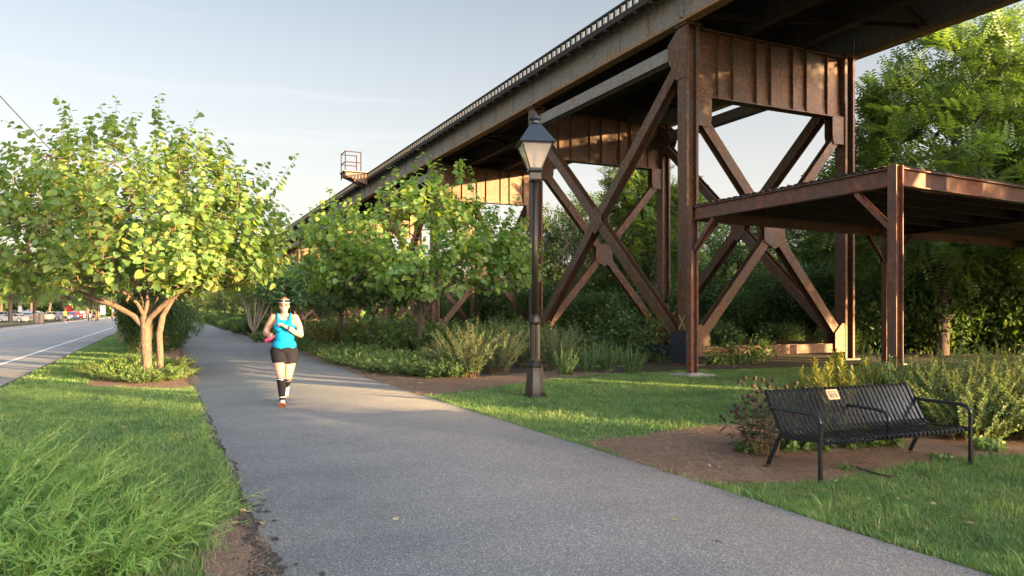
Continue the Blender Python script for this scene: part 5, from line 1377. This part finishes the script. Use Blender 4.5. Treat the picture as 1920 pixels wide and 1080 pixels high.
# hose on the straw
hp = [A(1620 + 6, 7.35), A(1600, 7.2), A(1612, 7.0), A(1650, 6.75), A(1672, 6.65)]
s = MB(); s.tube([(*p, .03) for p in hp], .009, 6); tag(s.build('hose', M['seedhead'], smooth=True), 'dark loop of irrigation hose half buried in straw before the bench', 'hose')
# ---------------------------------------------------------------- people
def merged(name, b, mat, parent, voxel=.011, smooth=6, cut=None):
    """fuse the overlapping solids of b into one continuous skin"""
    me = b.mesh('tmp', mat); o = bpy.data.objects.new('tmp', me); COL.objects.link(o)
    m1 = o.modifiers.new('r', 'REMESH'); m1.mode = 'VOXEL'; m1.voxel_size = voxel
    m2 = o.modifiers.new('s', 'SMOOTH'); m2.factor = .5; m2.iterations = smooth
    dg = bpy.context.evaluated_depsgraph_get(); dg.update()
    out = bpy.data.meshes.new_from_object(o.evaluated_get(dg)); bpy.data.objects.remove(o)
    out.name = name
    if cut:
        bm_v = np.array([v.co[:] for v in out.vertices]); keep = cut(bm_v)
        import bmesh
        bm = bmesh.new(); bm.from_mesh(out); bm.verts.ensure_lookup_table()
        bmesh.ops.delete(bm, geom=[bm.verts[i] for i in np.where(~keep)[0]], context='VERTS'); bm.to_mesh(out); bm.free()
    out.polygons.foreach_set('use_smooth', [True] * len(out.polygons)); out.materials.clear(); out.materials.append(mat)
    return link(name, out, parent)
def skin_mat(name, c):
    m, N, L, B = mat_new(name); B.inputs['Base Color'].default_value = (*c, 1); B.inputs['Roughness'].default_value = .5
    B.inputs['Subsurface Weight'].default_value = .15; B.inputs['Subsurface Radius'].default_value = (.02, .008, .004)
    return m
M['skin'] = skin_mat('skin', (.40, .222, .16))
M['top'] = plain('turquoise_running_top', (.0, .19, .36), .85, scale=8, vary=.14, spec=.2)
M['shorts'] = plain('black_running_shorts', (.010, .010, .013), .9, spec=.15)
M['sock'] = plain('black_compression_socks', (.010, .010, .012), .9, spec=.15)
M['white'] = plain('white_fabric', (.55, .56, .58), .8, vary=.05, spec=.2)
M['sole'] = plain('orange_shoe_sole', (.62, .16, .05), .6)
M['hair'] = plain('auburn_hair', (.16, .065, .03), .6, scale=60, vary=.4)
M['lens'] = plain('amber_sunglass_lens', (.04, .033, .012), .35, spec=.25)
M['pink'] = plain('pink_bottle', (.72, .06, .14), .4)

def hand(b, wrist, d, palm_n, side, curl=1.0, sc=1.0):
    """palm plus four bent fingers and a thumb; d points along the hand, palm_n out of the palm, side = +1/-1 thumb side"""
    d = unit(np.array(d, float)); pn = unit(np.array(palm_n, float) - d * np.dot(palm_n, d)); s = np.cross(d, pn) * side
    w = np.array(wrist, float)
    for q in (-.022, -.007, .008, .022): b.capsule(w + s * q * .6 * sc, w + (d * .078 + s * q) * sc, .0145 * sc, .0125 * sc, 8)
    for q, L in ((.028, .036), (.010, .040), (-.009, .037), (-.026, .030)):
        a = w + (d * .082 + s * q) * sc; dd = unit(d * math.cos(.5 * curl) + pn * math.sin(.5 * curl)); p1 = a + dd * L * sc
        dd2 = unit(d * math.cos(1.5 * curl) + pn * math.sin(1.5 * curl)); p2 = p1 + dd2 * L * .75 * sc
        dd3 = unit(d * math.cos(2.3 * curl) + pn * math.sin(2.3 * curl)); p3 = p2 + dd3 * L * .55 * sc
        b.capsule(a, p1, .0088 * sc, .0083 * sc, 8); b.capsule(p1, p2, .0083 * sc, .0078 * sc, 8); b.capsule(p2, p3, .0078 * sc, .007 * sc, 8)
    a = w + (d * .025 + s * .026) * sc; p1 = a + unit(d * .6 + s * .7 + pn * .35) * .036 * sc; p2 = p1 + unit(d * .8 + pn * .6 - s * .1) * .030 * sc
    b.capsule(a, p1, .0115 * sc, .0098 * sc, 8); b.capsule(p1, p2, .0098 * sc, .008 * sc, 8)

def chain(b, pts, rad, n=14):
    for i in range(len(pts) - 1): b.capsule(pts[i], pts[i + 1], rad[i], rad[i + 1], n)

def rot_m(ax, an):
    return np.array(Matrix.Rotation(an, 3, ax))

rx, ry = A(533, 11.9)
rn = thing('person', 'woman running towards us in turquoise tank top, black shorts and white visor, on the path', 'person', (rx, ry, 0), -YAW + R(14))
HD = np.array([0, -.035, 1.605])
def torso(b, g=0.0, skin=True):
    b.ball((0, 0, 1.28), (.160 + g, .105 + g, .165 + g), 20, 12)
    b.ball((-.072, -.088, 1.265), (.078 + g, .062 + g, .072 + g), 14, 10); b.ball((.072, -.088, 1.265), (.078 + g, .062 + g, .072 + g), 14, 10)
    b.ball((0, -.005, 1.10), (.142 + g, .108 + g, .15 + g), 20, 12)
    b.ball((0, .0, .955), (.178 + g, .125 + g, .12 + g), 20, 12)
    b.ball((0, .02, .90), (.190 + g, .13 + g, .10 + g), 20, 12)
B = MB(); torso(B)
B.capsule((-.155, .01, 1.41), (.155, .01, 1.41), .05, .05)
B.ball((-.07, .015, 1.43), (.085, .05, .045), 12, 8, None); B.ball((.07, .015, 1.43), (.085, .05, .045), 12, 8)
B.capsule((0, .012, 1.42), (0, -.012, 1.53), .058, .052)
Mh = rot_m('X', R(4))
B.ball(HD, (.074, .094, .112), 22, 16, Mh); B.ball(HD + (0, -.022, -.062), (.054, .062, .052), 16, 10); B.capsule(HD + (0, -.088, .005), HD + (0, -.106, -.024), .010, .014, 8)
B.ball(HD + (0, -.078, -.056), (.024, .012, .007), 8, 6); B.ball(HD + (0, -.076, -.069), (.021, .012, .007), 8, 6); B.ball(HD + (0, -.072, -.098), (.02, .016, .015), 8, 6)
for q in (-1, 1): B.ball(HD + (q * .076, .008, -.012), (.010, .018, .030), 8, 6); B.ball(HD + (q * .035, -.066, -.03), (.022, .018, .02), 8, 6)
# arms (picture left, picture right)
chain(B, [(-.165, .0, 1.405), (-.235, .045, 1.29), (-.285, .055, 1.175)], [.060, .052, .044]); chain(B, [(-.285, .055, 1.175), (-.272, -.05, 1.155), (-.235, -.185, 1.14)], [.044, .042, .027])
hand(B, (-.233, -.195, 1.14), (.15, -1, .0), (1, .2, -.1), 1, 1.0)
chain(B, [(.165, .0, 1.405), (.225, .03, 1.27), (.250, .03, 1.135)], [.062, .055, .047]); chain(B, [(.250, .03, 1.135), (.17, -.09, 1.175), (.045, -.20, 1.262)], [.047, .044, .028])
hand(B, (.035, -.206, 1.268), (-.85, -.32, .5), (-.1, .5, -.9), -1, 1.05)
# legs
chain(B, [(-.095, .0, .88), (-.075, -.09, .70), (-.045, -.175, .505)], [.112, .092, .064]); chain(B, [(-.045, -.175, .505), (-.03, -.165, .36), (-.016, -.235, .12)], [.060, .062, .037])
chain(B, [(.095, .02, .88), (.085, .005, .68), (.058, -.01, .475)], [.112, .092, .064]); chain(B, [(.058, -.01, .475), (.040, .16, .41), (.015, .33, .28)], [.060, .062, .038])
Fd = unit(np.array([.06, -1, .42])); Fh = np.array([-.016, -.245, .052]); B.capsule(Fh, Fh + Fd * .14, .038, .034); B.capsule((-.016, -.235, .12), Fh, .037, .040)
Rd = unit(np.array([.0, -.93, -.38])); Rh = np.array([.014, .375, .235]); B.capsule(Rh, Rh + Rd * .14, .038, .034); B.capsule((.015, .33, .28), Rh, .038, .040)
merged('body', B, M['skin'], rn, .0085, 3)
# tank top: torso shell with straps
tp = MB(); torso(tp, .012)
tp.v = [(a, c, z) for a, c, z in tp.v]
tp.ball((0, .0, .985), (.188, .138, .10), 20, 12)
for q in (-1, 1): chain(tp, [(q * .085, -.105, 1.34), (q * .094, -.075, 1.42), (q * .098, -.01, 1.468), (q * .085, .07, 1.42), (q * .06, .09, 1.34)], [.030, .024, .020, .024, .03], 10)
def tcut(v):
    z = v[:, 2]; x_ = np.abs(v[:, 0]); neck = (x_ < .075) & (z > 1.375 + (x_ / .075) ** 2 * .05); arm = (x_ > .132) & (z > 1.30 + 0 * z) 
    arm |= (x_ > .118) & (z > 1.36)
    return (z > .925 + .012 * np.sin(v[:, 0] * 30)) & ~neck & ~arm
o = merged('tank_top', tp, M['top'], rn, .010, 3, tcut)
md = o.modifiers.new('t', 'SOLIDIFY'); md.thickness = .004
sh = MB(); sh.ball((0, .02, .905), (.202, .145, .115), 20, 12); sh.ball((0, 0, .955), (.188, .136, .10), 20, 12)
chain(sh, [(-.097, .0, .87), (-.078, -.085, .705)], [.122, .104]); chain(sh, [(.097, .02, .87), (.087, .007, .69)], [.122, .104])
merged('shorts', sh, M['shorts'], rn, .010, 3, lambda v: (v[:, 2] > np.where(v[:, 0] < 0, .700, .675)) & (v[:, 2] < 1.0))
for nm, pts, rad, z0, z1 in (('sock', [(-.043, -.172, .475), (-.030, -.165, .36), (-.016, -.235, .12)], [.066, .069, .043], 0, 0), ('sock', [(.054, .03, .455), (.040, .16, .41), (.015, .325, .285)], [.066, .069, .044], 0, 0)):
    s = MB(); n0 = 12; P = []; Rr = []
    for i in range(n0 + 1):
        f = i / n0 * 2; j = min(int(f), 1); P.append(np.array(pts[j]) + (np.array(pts[j + 1]) - np.array(pts[j])) * (f - j)); Rr.append(rad[j] + (rad[j + 1] - rad[j]) * (f - j))
    s.tube(P, Rr, 18); so = s.build(nm, M['sock'], rn, smooth=True)
    for i, th in ((1, .004), (11, .004)):
        d_ = unit(P[i + 1] - P[i]) if i < n0 else unit(P[i] - P[i - 1])
        MB().tube([P[i] - d_ * .005, P[i] + d_ * .005], Rr[i] + .0015, 18).build('sock_band', M['white'], so, smooth=True)
    if nm == 'sock' and pts[0][0] < 0:
        c_ = P[2]; MB().box(c_[0] - .0, c_[0] + .035, c_[1] - Rr[2] - .003, c_[1] - Rr[2] + .006, c_[2] - .004, c_[2] + .006).build('sock_mark', M['white'], so)
def shoe(h, d, upn):
    d = unit(d); upn = unit(upn - d * np.dot(upn, d)); s_ = np.cross(d, upn)
    b = MB(); b.capsule(h + upn * .012 - d * .03, h + d * .13 + upn * .0, .045, .042); b.capsule(h + d * .13, h + d * .175 - upn * .008, .042, .034); b.capsule(h - d * .02 + upn * .01, h - d * .02 + upn * .055, .045, .042)
    so = merged('shoe', b, M['white'], rn, .01, 3)
    k = MB(); up0 = -upn * .046
    out = [(-.075, 0.02), (-.072, .035), (-.02, .044), (.06, .040), (.13, .050), (.18, .044), (.212, .02), (.214, -.01), (.185, -.042), (.12, -.046), (.05, -.036), (-.02, -.042), (-.07, -.036)]
    vs = [h + d * a + s_ * c + up0 + upn * .022 for a, c in out] + [h + d * a * .99 + s_ * c * .92 + up0 - upn * .010 + upn * (.02 * max(0, (a - .13) / .08)) for a, c in out]
    n_ = len(out); k.add(vs, [tuple(range(n_)), tuple(range(2 * n_ - 1, n_ - 1, -1))] + [(i, n_ + i, n_ + (i + 1) % n_, (i + 1) % n_) for i in range(n_)])
    k.build('sole', M['sole'], so)
shoe(Fh, Fd, np.array([0, .42, 1.])); shoe(Rh, Rd, np.array([0, -.38, .93]))
# hair, visor, sunglasses, watch, bottle
hb = MB(); hb.ball(HD + (0, .014, .022), (.082, .098, .106), 20, 14); hb.ball(HD + (0, .07, .105), (.038, .036, .034), 12, 8); hb.ball(HD + (0, .10, -.02), (.05, .03, .06), 12, 8)
merged('hair', hb, M['hair'], rn, .008, 2, lambda v: (v[:, 1] > HD[1] - .012 - .9 * np.maximum(0, v[:, 2] - HD[2] - .03)) )
s = MB(); s.v = []; vs = []; n = 28
for z_, g_ in ((.038, .012), (.088, .0)):
    for k in range(n):
        a = 2 * math.pi * k / n; vs.append((HD[0] + (.076 + g_) * math.cos(a), HD[1] + (.097 + g_) * math.sin(a), HD[2] + z_))
s.add(vs, [(k, (k + 1) % n, n + (k + 1) % n, n + k) for k in range(n)])
vis = s.build('visor', M['shorts'], rn, smooth=True); md = vis.modifiers.new('t', 'SOLIDIFY'); md.thickness = .004
s = MB(); vs = []; n = 14
for k in range(n + 1):
    a = math.pi * (1.02 + .96 * k / n); c_, s_ = math.cos(a), math.sin(a)
    vs += [(HD[0] + .086 * c_, HD[1] + .107 * s_, HD[2] + .046), (HD[0] + .092 * c_, HD[1] + .107 * s_ - .040 * abs(s_) ** 1.2, HD[2] + .046 - .004 * abs(s_))]
s.add(vs, [(2 * k, 2 * k + 1, 2 * k + 3, 2 * k + 2) for k in range(n)]); o = s.build('brim', M['shorts'], vis, smooth=True); md = o.modifiers.new('t', 'SOLIDIFY'); md.thickness = .005
MB().tube([(HD[0] + .078 * math.cos(a), HD[1] + .099 * math.sin(a), HD[2] + .089) for a in np.linspace(0, 2 * math.pi, 30)], .002, 6).build('visor_trim', M['white'], vis, smooth=True)
MB().ball(HD + (0, -.107, .064), (.012, .004, .009), 8, 6).build('visor_mark', M['white'], vis)
MB().ball(HD + (0, -.086, -.062), (.022, .008, .007), 10, 6).build('lips', plain('lips', (.32, .10, .09), .5), rn, smooth=True)
MB().tube([(HD[0] + .092 * math.cos(a), HD[1] + .107 * math.sin(a) - .040 * abs(math.sin(a)) ** 1.2, HD[2] + .044) for a in np.linspace(math.pi * 1.05, math.pi * 1.95, 16)], .004, 6).build('brim_edge', M['white'], rn, smooth=True)
gs = MB()
for q in (-1, 1): gs.ball(HD + (q * .034, -.083, .004), (.030, .012, .019), 14, 8)
gs.tube([HD + (-.012, -.094, .008), HD + (.012, -.094, .008)], .004, 6)
for q in (-1, 1): gs.tube([HD + (q * .062, -.078, .008), HD + (q * .078, .0, .004)], .003, 6)
gs.build('sunglasses', M['lens'], rn, smooth=True)
wd = unit(np.array((.045, -.20, 1.262)) - np.array((.17, -.09, 1.175))); wc = np.array((.045, -.20, 1.262)) - wd * .03
w_ = MB(); w_.tube([wc - wd * .011, wc + wd * .011], .0335, 14); wt = w_.build('watch', M['shorts'], rn, smooth=True)
f_ = unit(np.array([.2, -1, .35])); MB().tube([wc + f_ * .03, wc + f_ * .043], .017, 14).build('watch_face', M['lens'], wt)
bt = MB(); c0 = np.array((-.205, -.275, 1.085)); ax = unit(np.array([.75, -.1, .42])); bt.tube([c0 - ax * .075, c0 - ax * .07, c0 + ax * .04, c0 + ax * .055, c0 + ax * .06, c0 + ax * .09], [.02, .031, .031, .018, .012, .012], 14)
o = bt.build('drink_bottle', M['pink'], None, (rx, ry, 0), -YAW + R(14), smooth=True); tag(o, "pink drink bottle held in the runner's hand", 'bottle')

def walker(label, x, y, rot, shirt, pants, H=1.75, hat=None, group=None):
    k = H / 1.75
    t = thing('person', label, 'person', (x, y, 0), rot, group, k)
    b = MB(); b.ball((0, 0, 1.25), (.17, .11, .2), 14, 10); b.ball((0, 0, .98), (.16, .12, .15), 14, 10); b.capsule((-.15, 0, 1.43), (.15, 0, 1.43), .055, .055)
    b.capsule((0, 0, 1.44), (0, 0, 1.56), .05, .05); b.ball((0, -.02, 1.645), (.075, .095, .115), 14, 10); b.capsule((0, -.11, 1.64), (0, -.125, 1.62), .01, .012, 6)
    chain(b, [(-.19, 0, 1.42), (-.24, .06, 1.15), (-.22, -.1, .95)], [.052, .04, .028], 10); chain(b, [(.19, 0, 1.42), (.24, .02, 1.15), (.23, .0, .90)], [.052, .04, .028], 10)
    hand(b, (-.22, -.11, .94), (0, -.5, -.8), (1, 0, 0), 1, .5); hand(b, (.23, 0, .89), (0, -.1, -1), (-1, 0, 0), -1, .5)
    chain(b, [(-.09, 0, .9), (-.09, -.14, .5), (-.09, -.10, .08)], [.095, .06, .04], 10); chain(b, [(.09, 0, .9), (.09, .05, .5), (.09, .24, .14)], [.095, .06, .04], 10)
    b.capsule((-.09, -.08, .04), (-.09, -.26, .05), .04, .036, 8); b.capsule((.09, .26, .10), (.09, .14, .04), .04, .036, 8)
    merged('body', b, M['skin'], t, .02, 2)
    s = MB(); s.ball((0, 0, 1.25), (.19, .13, .22), 14, 10); s.ball((0, 0, 1.0), (.18, .14, .16), 14, 10); s.capsule((-.15, 0, 1.42), (.15, 0, 1.42), .07, .07)
    chain(s, [(-.19, 0, 1.42), (-.225, .04, 1.25)], [.07, .06], 10); chain(s, [(.19, 0, 1.42), (.225, .015, 1.25)], [.07, .06], 10)
    merged('shirt', s, shirt, t, .02, 2)
    s = MB(); s.ball((0, 0, .92), (.18, .145, .12), 14, 10); chain(s, [(-.09, 0, .88), (-.09, -.12, .55)], [.115, .085], 10); chain(s, [(.09, 0, .88), (.09, .04, .55)], [.115, .085], 10)
    merged('shorts', s, pants, t, .02, 2)
    h = MB(); h.ball((0, .01, 1.675), (.083, .102, .1), 14, 10); merged('hair', h, M['hair'] if not hat else hat, t, .02, 1, lambda v: v[:, 2] + .6 * v[:, 1] > 1.655)
    for q in ((-.09, -.17, .04, -.3), (.09, .2, .06, .3)):
        MB().capsule((q[0], q[1] + .08, q[2] + .012), (q[0], q[1] - .10, q[2]), .05, .045, 8).build('shoe', M['white'], t, smooth=True)
    return t
navy = plain('navy_shirt', (.02, .03, .07), .8); burg = plain('burgundy_shorts', (.14, .02, .03), .8); dk = plain('dark_clothing', (.02, .022, .03), .8); hiv = plain('hi_vis_yellow', (.55, .5, .05), .7)
x, y = A(351, 93); walker('distant walker in dark navy shirt and reddish shorts on the far path', x, y, 1.9, navy, burg, 1.8)
x, y = A(366, 100); walker('distant walker all in dark blue at the right side of the far path', x, y, -1, dk, navy, 1.75)
x, y = A(122, 100); walker('person with yellow top and black shorts walking across the road', x, y, .8, hiv, dk, 1.85)

# ---------------------------------------------------------------- parked cars
M['glass_car'] = plain('dark_car_glass', (.02, .025, .03), .08, .1, vary=.05)
M['tyre'] = plain('tyre_rubber', (.02, .02, .02), .8)
M['rim'] = plain('alloy_rim', (.5, .5, .52), .3, .8)
M['tail'] = plain('red_tail_light', (.5, .02, .02), .3)
M['head'] = plain('clear_headlight', (.8, .8, .8), .15)
M['plate'] = plain('licence_plate', (.7, .7, .7), .5)
def car_meshes(kind):
    W_ = .88
    if kind == 'suv': low = [(-2.3, .45), (-2.32, .95), (-2.25, 1.05), (1.2, 1.08), (2.1, .98), (2.3, .75), (2.3, .4)]; top = [(-2.22, 1.05), (-2.0, 1.68), (-1.8, 1.75), (.2, 1.75), (.5, 1.68), (1.25, 1.07)]
    else: low = [(-2.25, .4), (-2.3, .85), (-2.2, .95), (-1.4, .98), (1.0, .96), (2.0, .82), (2.25, .62), (2.25, .35)]; top = [(-1.75, .96), (-1.15, 1.38), (-.8, 1.44), (.1, 1.44), (.4, 1.38), (1.1, .95)]
    def shell(b, prof, w, wt):
        k = len(prof); zs = [p[1] for p in prof]; z0, z1 = min(zs), max(zs)
        ww = [w + (wt - w) * (z - z0) / (z1 - z0) for z in zs]
        for s_ in (-1, 1): b.add([(px_, s_ * q, z) for (px_, z), q in zip(prof, ww)], [tuple(range(k)) if s_ > 0 else tuple(range(k - 1, -1, -1))])
        b.add([(px_, -q, z) for (px_, z), q in zip(prof, ww)] + [(px_, q, z) for (px_, z), q in zip(prof, ww)], [(i, (i + 1) % k, k + (i + 1) % k, k + i) for i in range(k)])
    body = MB(); shell(body, low, W_, W_ - .03); shell(body, [(x_, z) for x_, z in top], W_ - .06, W_ - .20)
    body.box(-2.2, 2.2, -W_ + .05, W_ - .05, .22, .42)
    win = MB(); zt = max(z for _, z in top) - .09; zb2 = min(z for _, z in top) + .06
    for s_ in (-1, 1):
        xa = [p[0] for p in top]
        for x0_, x1_, x2_, x3_ in ((xa[0] + .32, -.55, -.55, xa[2] + .02), (-.47, .45, .25, -.47), (.53, xa[-1] - .28, xa[-2] - .0, .33)):
            pts = [(x0_, s_ * (W_ - .07), zb2), (x1_, s_ * (W_ - .07), zb2), (x2_ if x2_ < x1_ + .01 else x1_, s_ * (W_ - .185), zt), (x3_, s_ * (W_ - .185), zt)]
            win.plate(pts, (0, s_, .35), .03)
    a, c = top[0], top[1]; win.plate([(a[0] - .005 + .04, -.66, a[1] + .06), (a[0] + .035, .66, a[1] + .06), (c[0] + .0, .58, c[1] - .05), (c[0] + .0, -.58, c[1] - .05)], unit(np.array([-1, 0, .5])), .03)
    a, c = top[-1], top[-2]; win.plate([(a[0] - .06, -.68, a[1] + .05), (a[0] - .06, .68, a[1] + .05), (c[0] + .03, .58, c[1] - .03), (c[0] + .03, -.58, c[1] - .03)], unit(np.array([1, 0, .9])), .03)
    return body.mesh('body', M['white']), win.mesh('windows', M['glass_car'])
CB = {k: car_meshes(k) for k in ('suv', 'sedan')}
ty = MB().lathe([(.2, -.1), (.32, -.1), (.34, -.06), (.34, .06), (.32, .1), (.2, .1)], 20); ty.v = [(x_, z, y_) for x_, y_, z in ty.v]; TY = ty.mesh('tyre', M['tyre'])
rm = MB().lathe([(.05, -.112), (.19, -.108), (.195, .108), (.05, .112)], 12); rm.v = [(x_, z, y_) for x_, y_, z in rm.v]; RM = rm.mesh('rim', M['rim'])
def car(kind, label, col, px, Y, rot, sc=1):
    x, y = A(px, Y); t = thing('parked_car', label, 'car', (x, y, 0), rot, 'cars in the parking lot', sc)
    bm_ = CB[kind][0].copy(); bm_.materials.clear(); m = plain('car_paint', col, .25, .2, vary=.03); bm_.materials.append(m)
    bo = link('body', bm_, t); bv = bo.modifiers.new('b', 'BEVEL'); bv.width = .05; bv.segments = 2; bv.limit_method = 'ANGLE'
    link('windows', CB[kind][1], t)
    for sx_ in (-1.38, 1.38):
        for s_ in (-1, 1):
            w = link('wheel', TY, t, (sx_, s_ * .80, .34)); link('rim', RM, w)
    for s_ in (-1, 1):
        MB().box(-2.34, -2.22, s_ * .62 - .16, s_ * .62 + .16, .72, .88).build('tail_light', M['tail'], t)
        MB().box(2.16, 2.27, s_ * .60 - .18, s_ * .60 + .18, .60, .72).build('headlight', M['head'], t)
    MB().box(-2.345, -2.33, -.16, .16, .58, .70).build('number_plate', M['plate'], t)
    return t
car('suv', 'silver SUV seen from behind between the left tree trunks', (0.23, 0.24, 0.25), 34, 115, 2.3)
car('sedan', 'small silver car low in front of the silver SUV', (0.28, 0.28, 0.29), 22, 108, 2.9, .9)
car('sedan', 'white car behind the wooden bollards', (0.28, 0.28, 0.29), 97, 128, 2.7, 1.1)
car('sedan', 'blue-grey car just right of the white car', (0.12, 0.17, 0.28), 109, 140, 2.7, 1.1)
car('sedan', 'dark blue car behind the road walker', (0.03, 0.05, 0.12), 122, 150, 2.7, 1.1)
car('sedan', 'red car half hidden behind the dark blue one', (0.45, 0.03, 0.03), 130, 165, 2.7, 1.15)
car('suv', 'white SUV at the start of the far row', (0.28, 0.28, 0.29), 141, 172, 2.5)
car('sedan', 'pale silver car in the far row', (0.30, 0.33, 0.36), 150, 180, 2.5, 1.1)
car('suv', 'black SUV at the right end of the far row', (0.02, 0.02, 0.03), 161, 190, 2.5)
car('sedan', 'white car at the left edge of the picture', (0.25, 0.25, 0.26), 6, 130, 2.8, 1.1)
car('sedan', 'white car deep between the tree trunks', (0.25, 0.25, 0.26), 66, 160, 2.6, 1.1)
car('suv', 'grey SUV behind the white parking sign', (0.17, 0.17, 0.18), 56, 170, 2.6)
# bollards, signs, thin posts
g = 'timber bollards across the road'
for px, Y, w in ((68, 102, 'left bollard of the pair, catching the sun'), (77, 100, 'right bollard of the pair, catching the sun')):
    x, y = A(px, Y); b = MB().lathe([(.30, -.1), (.30, 1.25), (.26, 1.35), (.02, 1.37)], 12); tag(b.build('timber_bollard', M['timber'], None, (x, y, 0)), 'thick timber bollard across the road, ' + w, 'bollard', g)
def sign(px, Y, h, w, hh, mat, label, shape='box'):
    x, y = A(px, Y); t = thing('sign', label, 'sign', (x, y, 0), -YAW)
    MB().box(-.04, .04, -.04, .04, -.1, h).build('pole', M['rim'], t)
    b = MB()
    if shape == 'oct': b.plate([(w / 2 * math.cos(a), -.06, h - .1 + w / 2 * math.sin(a)) for a in np.arange(8) * math.pi / 4 + math.pi / 8], (0, 1, 0), .03)
    else: b.box(-w / 2, w / 2, -.075, -.045, h - hh, h)
    b.build('sign_board', mat, t)
stop_red = plain('stop_sign_red', (.5, .02, .03), .5, vary=.03)
sign(130, 130, 2.25, 1.1, 0, stop_red, 'red octagonal stop sign at the car park exit', 'oct')
sign(193, 125, 2.6, .8, 1.5, M['white'], 'tall white sign board right of the thin posts')
sign(38, 112, 2.4, .55, .9, M['white'], 'small white sign above the silver SUV')
sign(53, 118, 1.9, .5, .8, M['white'], 'small white sign left of the bollards')
sign(212, 135, 2.0, .4, .6, M['white'], 'smallest white sign by the road, far right of the car park')
sign(235, 75, 2.2, .9, .8, M['white'], 'white board over the road verge beside the timber post')
g = 'thin grey posts by the car park'
for i, px in enumerate((166, 172, 178, 184)):
    x, y = A(px, 125 + i); tag(MB().lathe([(.09, 0), (.09, 3.6), (.01, 3.65)], 8).build('slim_post', M['lamp_metal'], None, (x, y, 0)), ORD[i] + ' of four slim grey posts beside the car park, from the left', 'post', g)
# utility wire running down to a pole hidden by the glowing redbud
wa, wb = np.array([*A(0, 34), 11.58]), np.array([*A(70, 36.5), 10.36])
e0, e1_ = wa - 3 * (wb - wa), wb + 3.0 * (wb - wa)
for e_, lab in ((e1_, 'wooden utility pole hidden behind the left redbud'), (e0, 'tall wooden utility pole outside the left edge')):
    h = e_[2] + .15; t = thing('utility_pole', lab, 'utility pole', (e_[0], e_[1], 0)); MB().lathe([(.15, -.2), (.10, h)], 10).build('pole', M['bark_dark'], t); MB().box(-.7, .7, -.06, .06, h - .25, h - .12).build('crossarm', M['bark_dark'], t)
pts = [e0 + (e1_ - e0) * f - np.array([0, 0, .25 * math.sin(math.pi * f)]) for f in np.linspace(0, 1, 24)]
tag(MB().tube(pts, .026, 5).build('overhead_wire', M['tyre'], smooth=True), 'thin dark overhead wire slanting across the sky at the left', 'wire')
